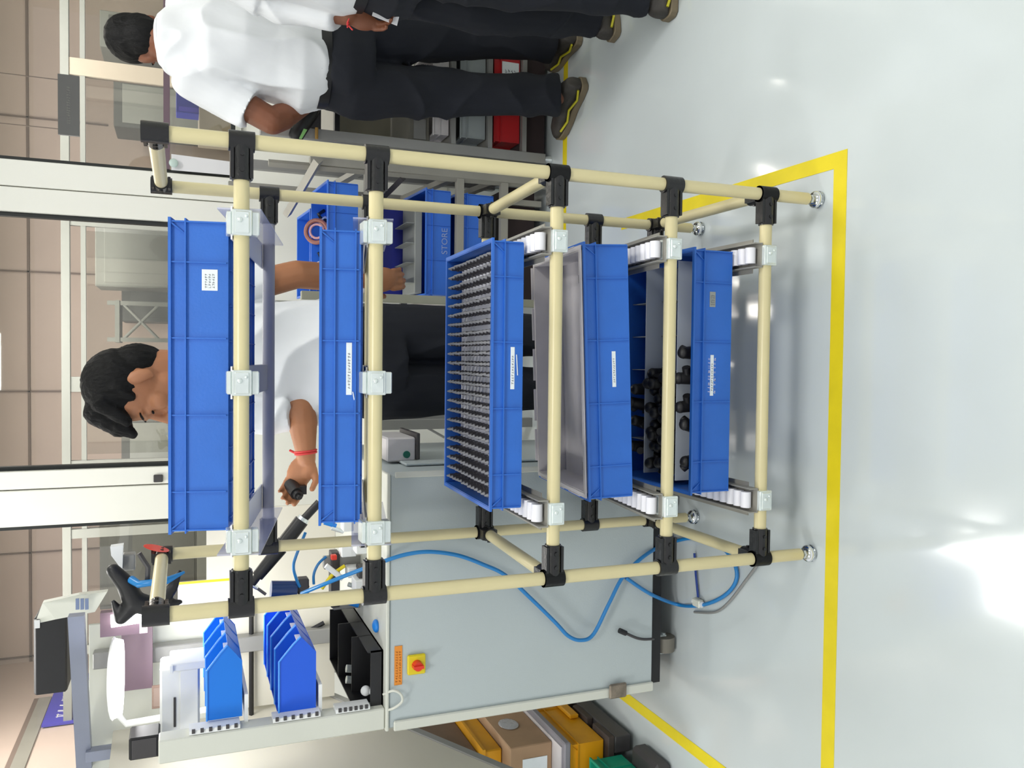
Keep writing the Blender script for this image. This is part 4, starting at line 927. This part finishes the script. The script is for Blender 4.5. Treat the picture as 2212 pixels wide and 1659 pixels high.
# black tool pouch with green tag on the rack
t = thing('black_tool', 'black tool with green tag lying on the bin rack by the man\'s elbow', 'tool', P(660, 255, 1.58))
b = MB(); b.cap(P(640, 292, 1.58), P(668, 240, 1.58), .028, .036); b.cap(P(668, 240, 1.58), P(690, 215, 1.6), .034, .026); blob(b, 'tool_body', M['blackp'], t, .005, 2)
q0 = [P(x, y, 1.535) for x, y in ((664, 280), (652, 300), (646, 299), (656, 278))]
MB().prism(q0, (0, .003, 0)).build('green_tag', mat('light green tag', (140, 200, 120), .6), t)
MB().tube(P(684, 300, 1.56), P(684, 276, 1.56), .006, n=8).build('brown_handle', mat('ochre plastic', (160, 124, 60), .5), t, True)
# upper window details
block('blue_folder', 'blue box standing on a shelf behind the standing man\'s shoulder', 'box', 380, 440, 180, 245, 3.1, .12, M['bluedk'], .003, (('spine', .05, .2, .1, .9, .002, M['signblue']),))
block('far_shelf', 'taupe cupboard behind the window at the right', 'cupboard', 430, 1500, 120, 345, 3.05, .3, mat('taupe laminate', (140, 132, 116), .6), .003, (('divider', .48, .5, .8, 1, .004, M['dgrey']), ('door', .52, 1, .5, .94, .003, mat('mauve laminate', (150, 136, 140), .6))))
o = MB(); a_, b_ = P(500, 378, 2.55), P(370, 332, 2.55); o.prism([(a_.x, 2.555, a_.z), (b_.x-.01, 2.555, a_.z), (b_.x, 2.555, b_.z), (a_.x, 2.555, b_.z)], (0, .0015, 0))
tag(o.build('paper_sheet', M['paper']), 'white paper sheet hanging at the window edge behind the rack', 'paper')
tag(MB().ell(P(375, 352, 2.53), (.02, 0, 0), (0, .006, 0), (0, 0, .02)).build('tape_patch', mat('greenish tape', (196, 216, 210), .3), None, True), 'small shiny tape patch on top of the white paper sheet', 'tape')

# ------------------------------------------------------------------ pallet corner at the far left
t = thing('beige_cabinet', 'beige cabinet side panel hanging over the pallet boxes at far left', 'cabinet', (-1.1, 1.6, .6))
MB().box((-1.9, .75, .60), (-.80, .78, 1.42)).build('front_panel', M['cabl'], t) if False else None
q = [PX(895, 1583, -.76), PX(1085, 1664, -.76)]
z_a = q[0]; z_b = q[1]
y_b = min(z_b.y, .55)
s_ = (z_b.z-z_a.z)/(z_b.y-z_a.y)
def zz(y): return z_a.z + s_*(y-z_a.y)
MB().hexa([(-.80, .35, zz(.35)), (-.76, .35, zz(.35)), (-.76, 1.9, zz(1.9)), (-.80, 1.9, zz(1.9))], [(-.80, .35, 1.62), (-.76, .35, 1.62), (-.76, 1.9, 1.66), (-.80, 1.9, 1.66)]).build('side_panel', mat('beige enamel', (198, 194, 180), .65), t)
MB().hexa([(-.812, .35, zz(.35)-.03), (-.755, .35, zz(.35)-.03), (-.755, 1.9, zz(1.9)-.03), (-.812, 1.9, zz(1.9)-.03)], [(-.812, .35, zz(.35)-.001), (-.755, .35, zz(.35)-.001), (-.755, 1.9, zz(1.9)-.001), (-.812, 1.9, zz(1.9)-.001)]).build('bottom_rail', M['alu'], t)
for y in (.4, 1.85): MB().box((-.84, y-.02, 0), (-.80+.0, y+.02, zz(y)-.032)).build('leg', M['alu'], t) if y > 1 else None
t = thing('pallet', 'dark plastic pallet under the amber crate and carton', 'pallet', (-1.15, 1.2, 0))
PXX = -.80
for k in range(3): MB().box((PXX-.06-k*.35, .83, .02), (PXX-k*.35, 1.78, .08)).build('runner', M['dgrey'], t, bevel=.004)
for k in range(6): MB().box((PXX-.78, .83+k*.16, .081), (PXX, .95+k*.16, .105)).build('slat', mat('dark brown plastic', (72, 62, 58), .7, var=.15), t, bevel=.003)
cc = thing('amber_crate', 'amber yellow crate on the pallet under the cardboard carton', 'crate', (0, 0, 0))
crate_parts(.50, .86, .13, M['yellowc'], cc, rib=4, under=False); cc.location = (-1.06, 1.28, .107)
for k in range(3): 
    o = bpy.data.objects.new('side_rib', MB().box((.246, -.25+k*.25, .01), (.262, -.10+k*.25, .045)).mesh('side_rib', M['yellowc'], bevel=.004)); C.objects.link(o); o.parent = cc
t = thing('grey_board', 'dull grey board between amber crate and cardboard carton', 'board', (-1.06, 1.28, .238))
MB().box((-1.32, .84, .239), (-.80, 1.71, .262)).build('plate', mat('dull grey lid', (134, 132, 140), .5), t, bevel=.004); MB().box((-1.30, .86, .2625), (-.82, 1.69, .266)).build('panel', M['greyp'], t)
t = thing('cardboard_carton', 'brown cardboard carton with clear tape and white label on pallet', 'carton', (-1.06, 1.3, .267))
MB().box((-1.30, .93, .267), (-.83, 1.60, .420)).build('carton_body', M['card'], t, bevel=.003)
MB().box((-1.10, .931, .4205), (-1.02, 1.60, .4215)).build('tape', mat('tan tape', (190, 160, 120), .3), t)
MB().ell((-.827, 1.10, .36), (.004, 0, 0), (0, .045, 0), (0, 0, .035)).build('shiny_tape', mat('shiny clear tape', (190, 190, 196), .15, metal=.3, bump=.6, bscale=60), t, True)
MB().box((-.96, .928, .285), (-.875, .9295, .375)).build('paper_label', M['label'], t)
t = thing('amber_box', 'flat amber box lying on top of the cardboard carton', 'box', (-1.2, 1.75, .3))
MB().box((-1.30, 1.00, .4225), (-.86, 1.75, .485)).build('body', M['yellowc'], t, bevel=.004); MB().box((-1.31, .99, .4855), (-.85, 1.76, .495)).build('lid', M['yellowc'], t)
t = thing('brown_carton', 'dim brown carton on top of the flat amber box', 'carton', (-1.1, 1.35, .496))
MB().box((-1.30, 1.02, .496), (-.88, 1.72, .64)).build('carton_body', mat('dim brown card', (120, 100, 84), .85, var=.15), t, bevel=.003); MB().box((-1.14, 1.021, .6405), (-1.06, 1.72, .6415)).build('tape', mat('tan tape', (190, 160, 120), .3), t)
tag(MB().box((-1.02, .60, .001), (-.80, .76, .06)).build('grey_base_block', M['dgrey'], None, bevel=.012), 'dark grey block on the floor in front of the pallet', 'block')
t = thing('green_crate', 'green crate corner at the bottom left edge of photo', 'crate', (0, 0, 0))
c = crate_parts(.34, .24, .12, M['green'], t, rib=2, under=False); p_ = PZ(1240, 1700, .18); t.location = (-1.02, .70, .061)
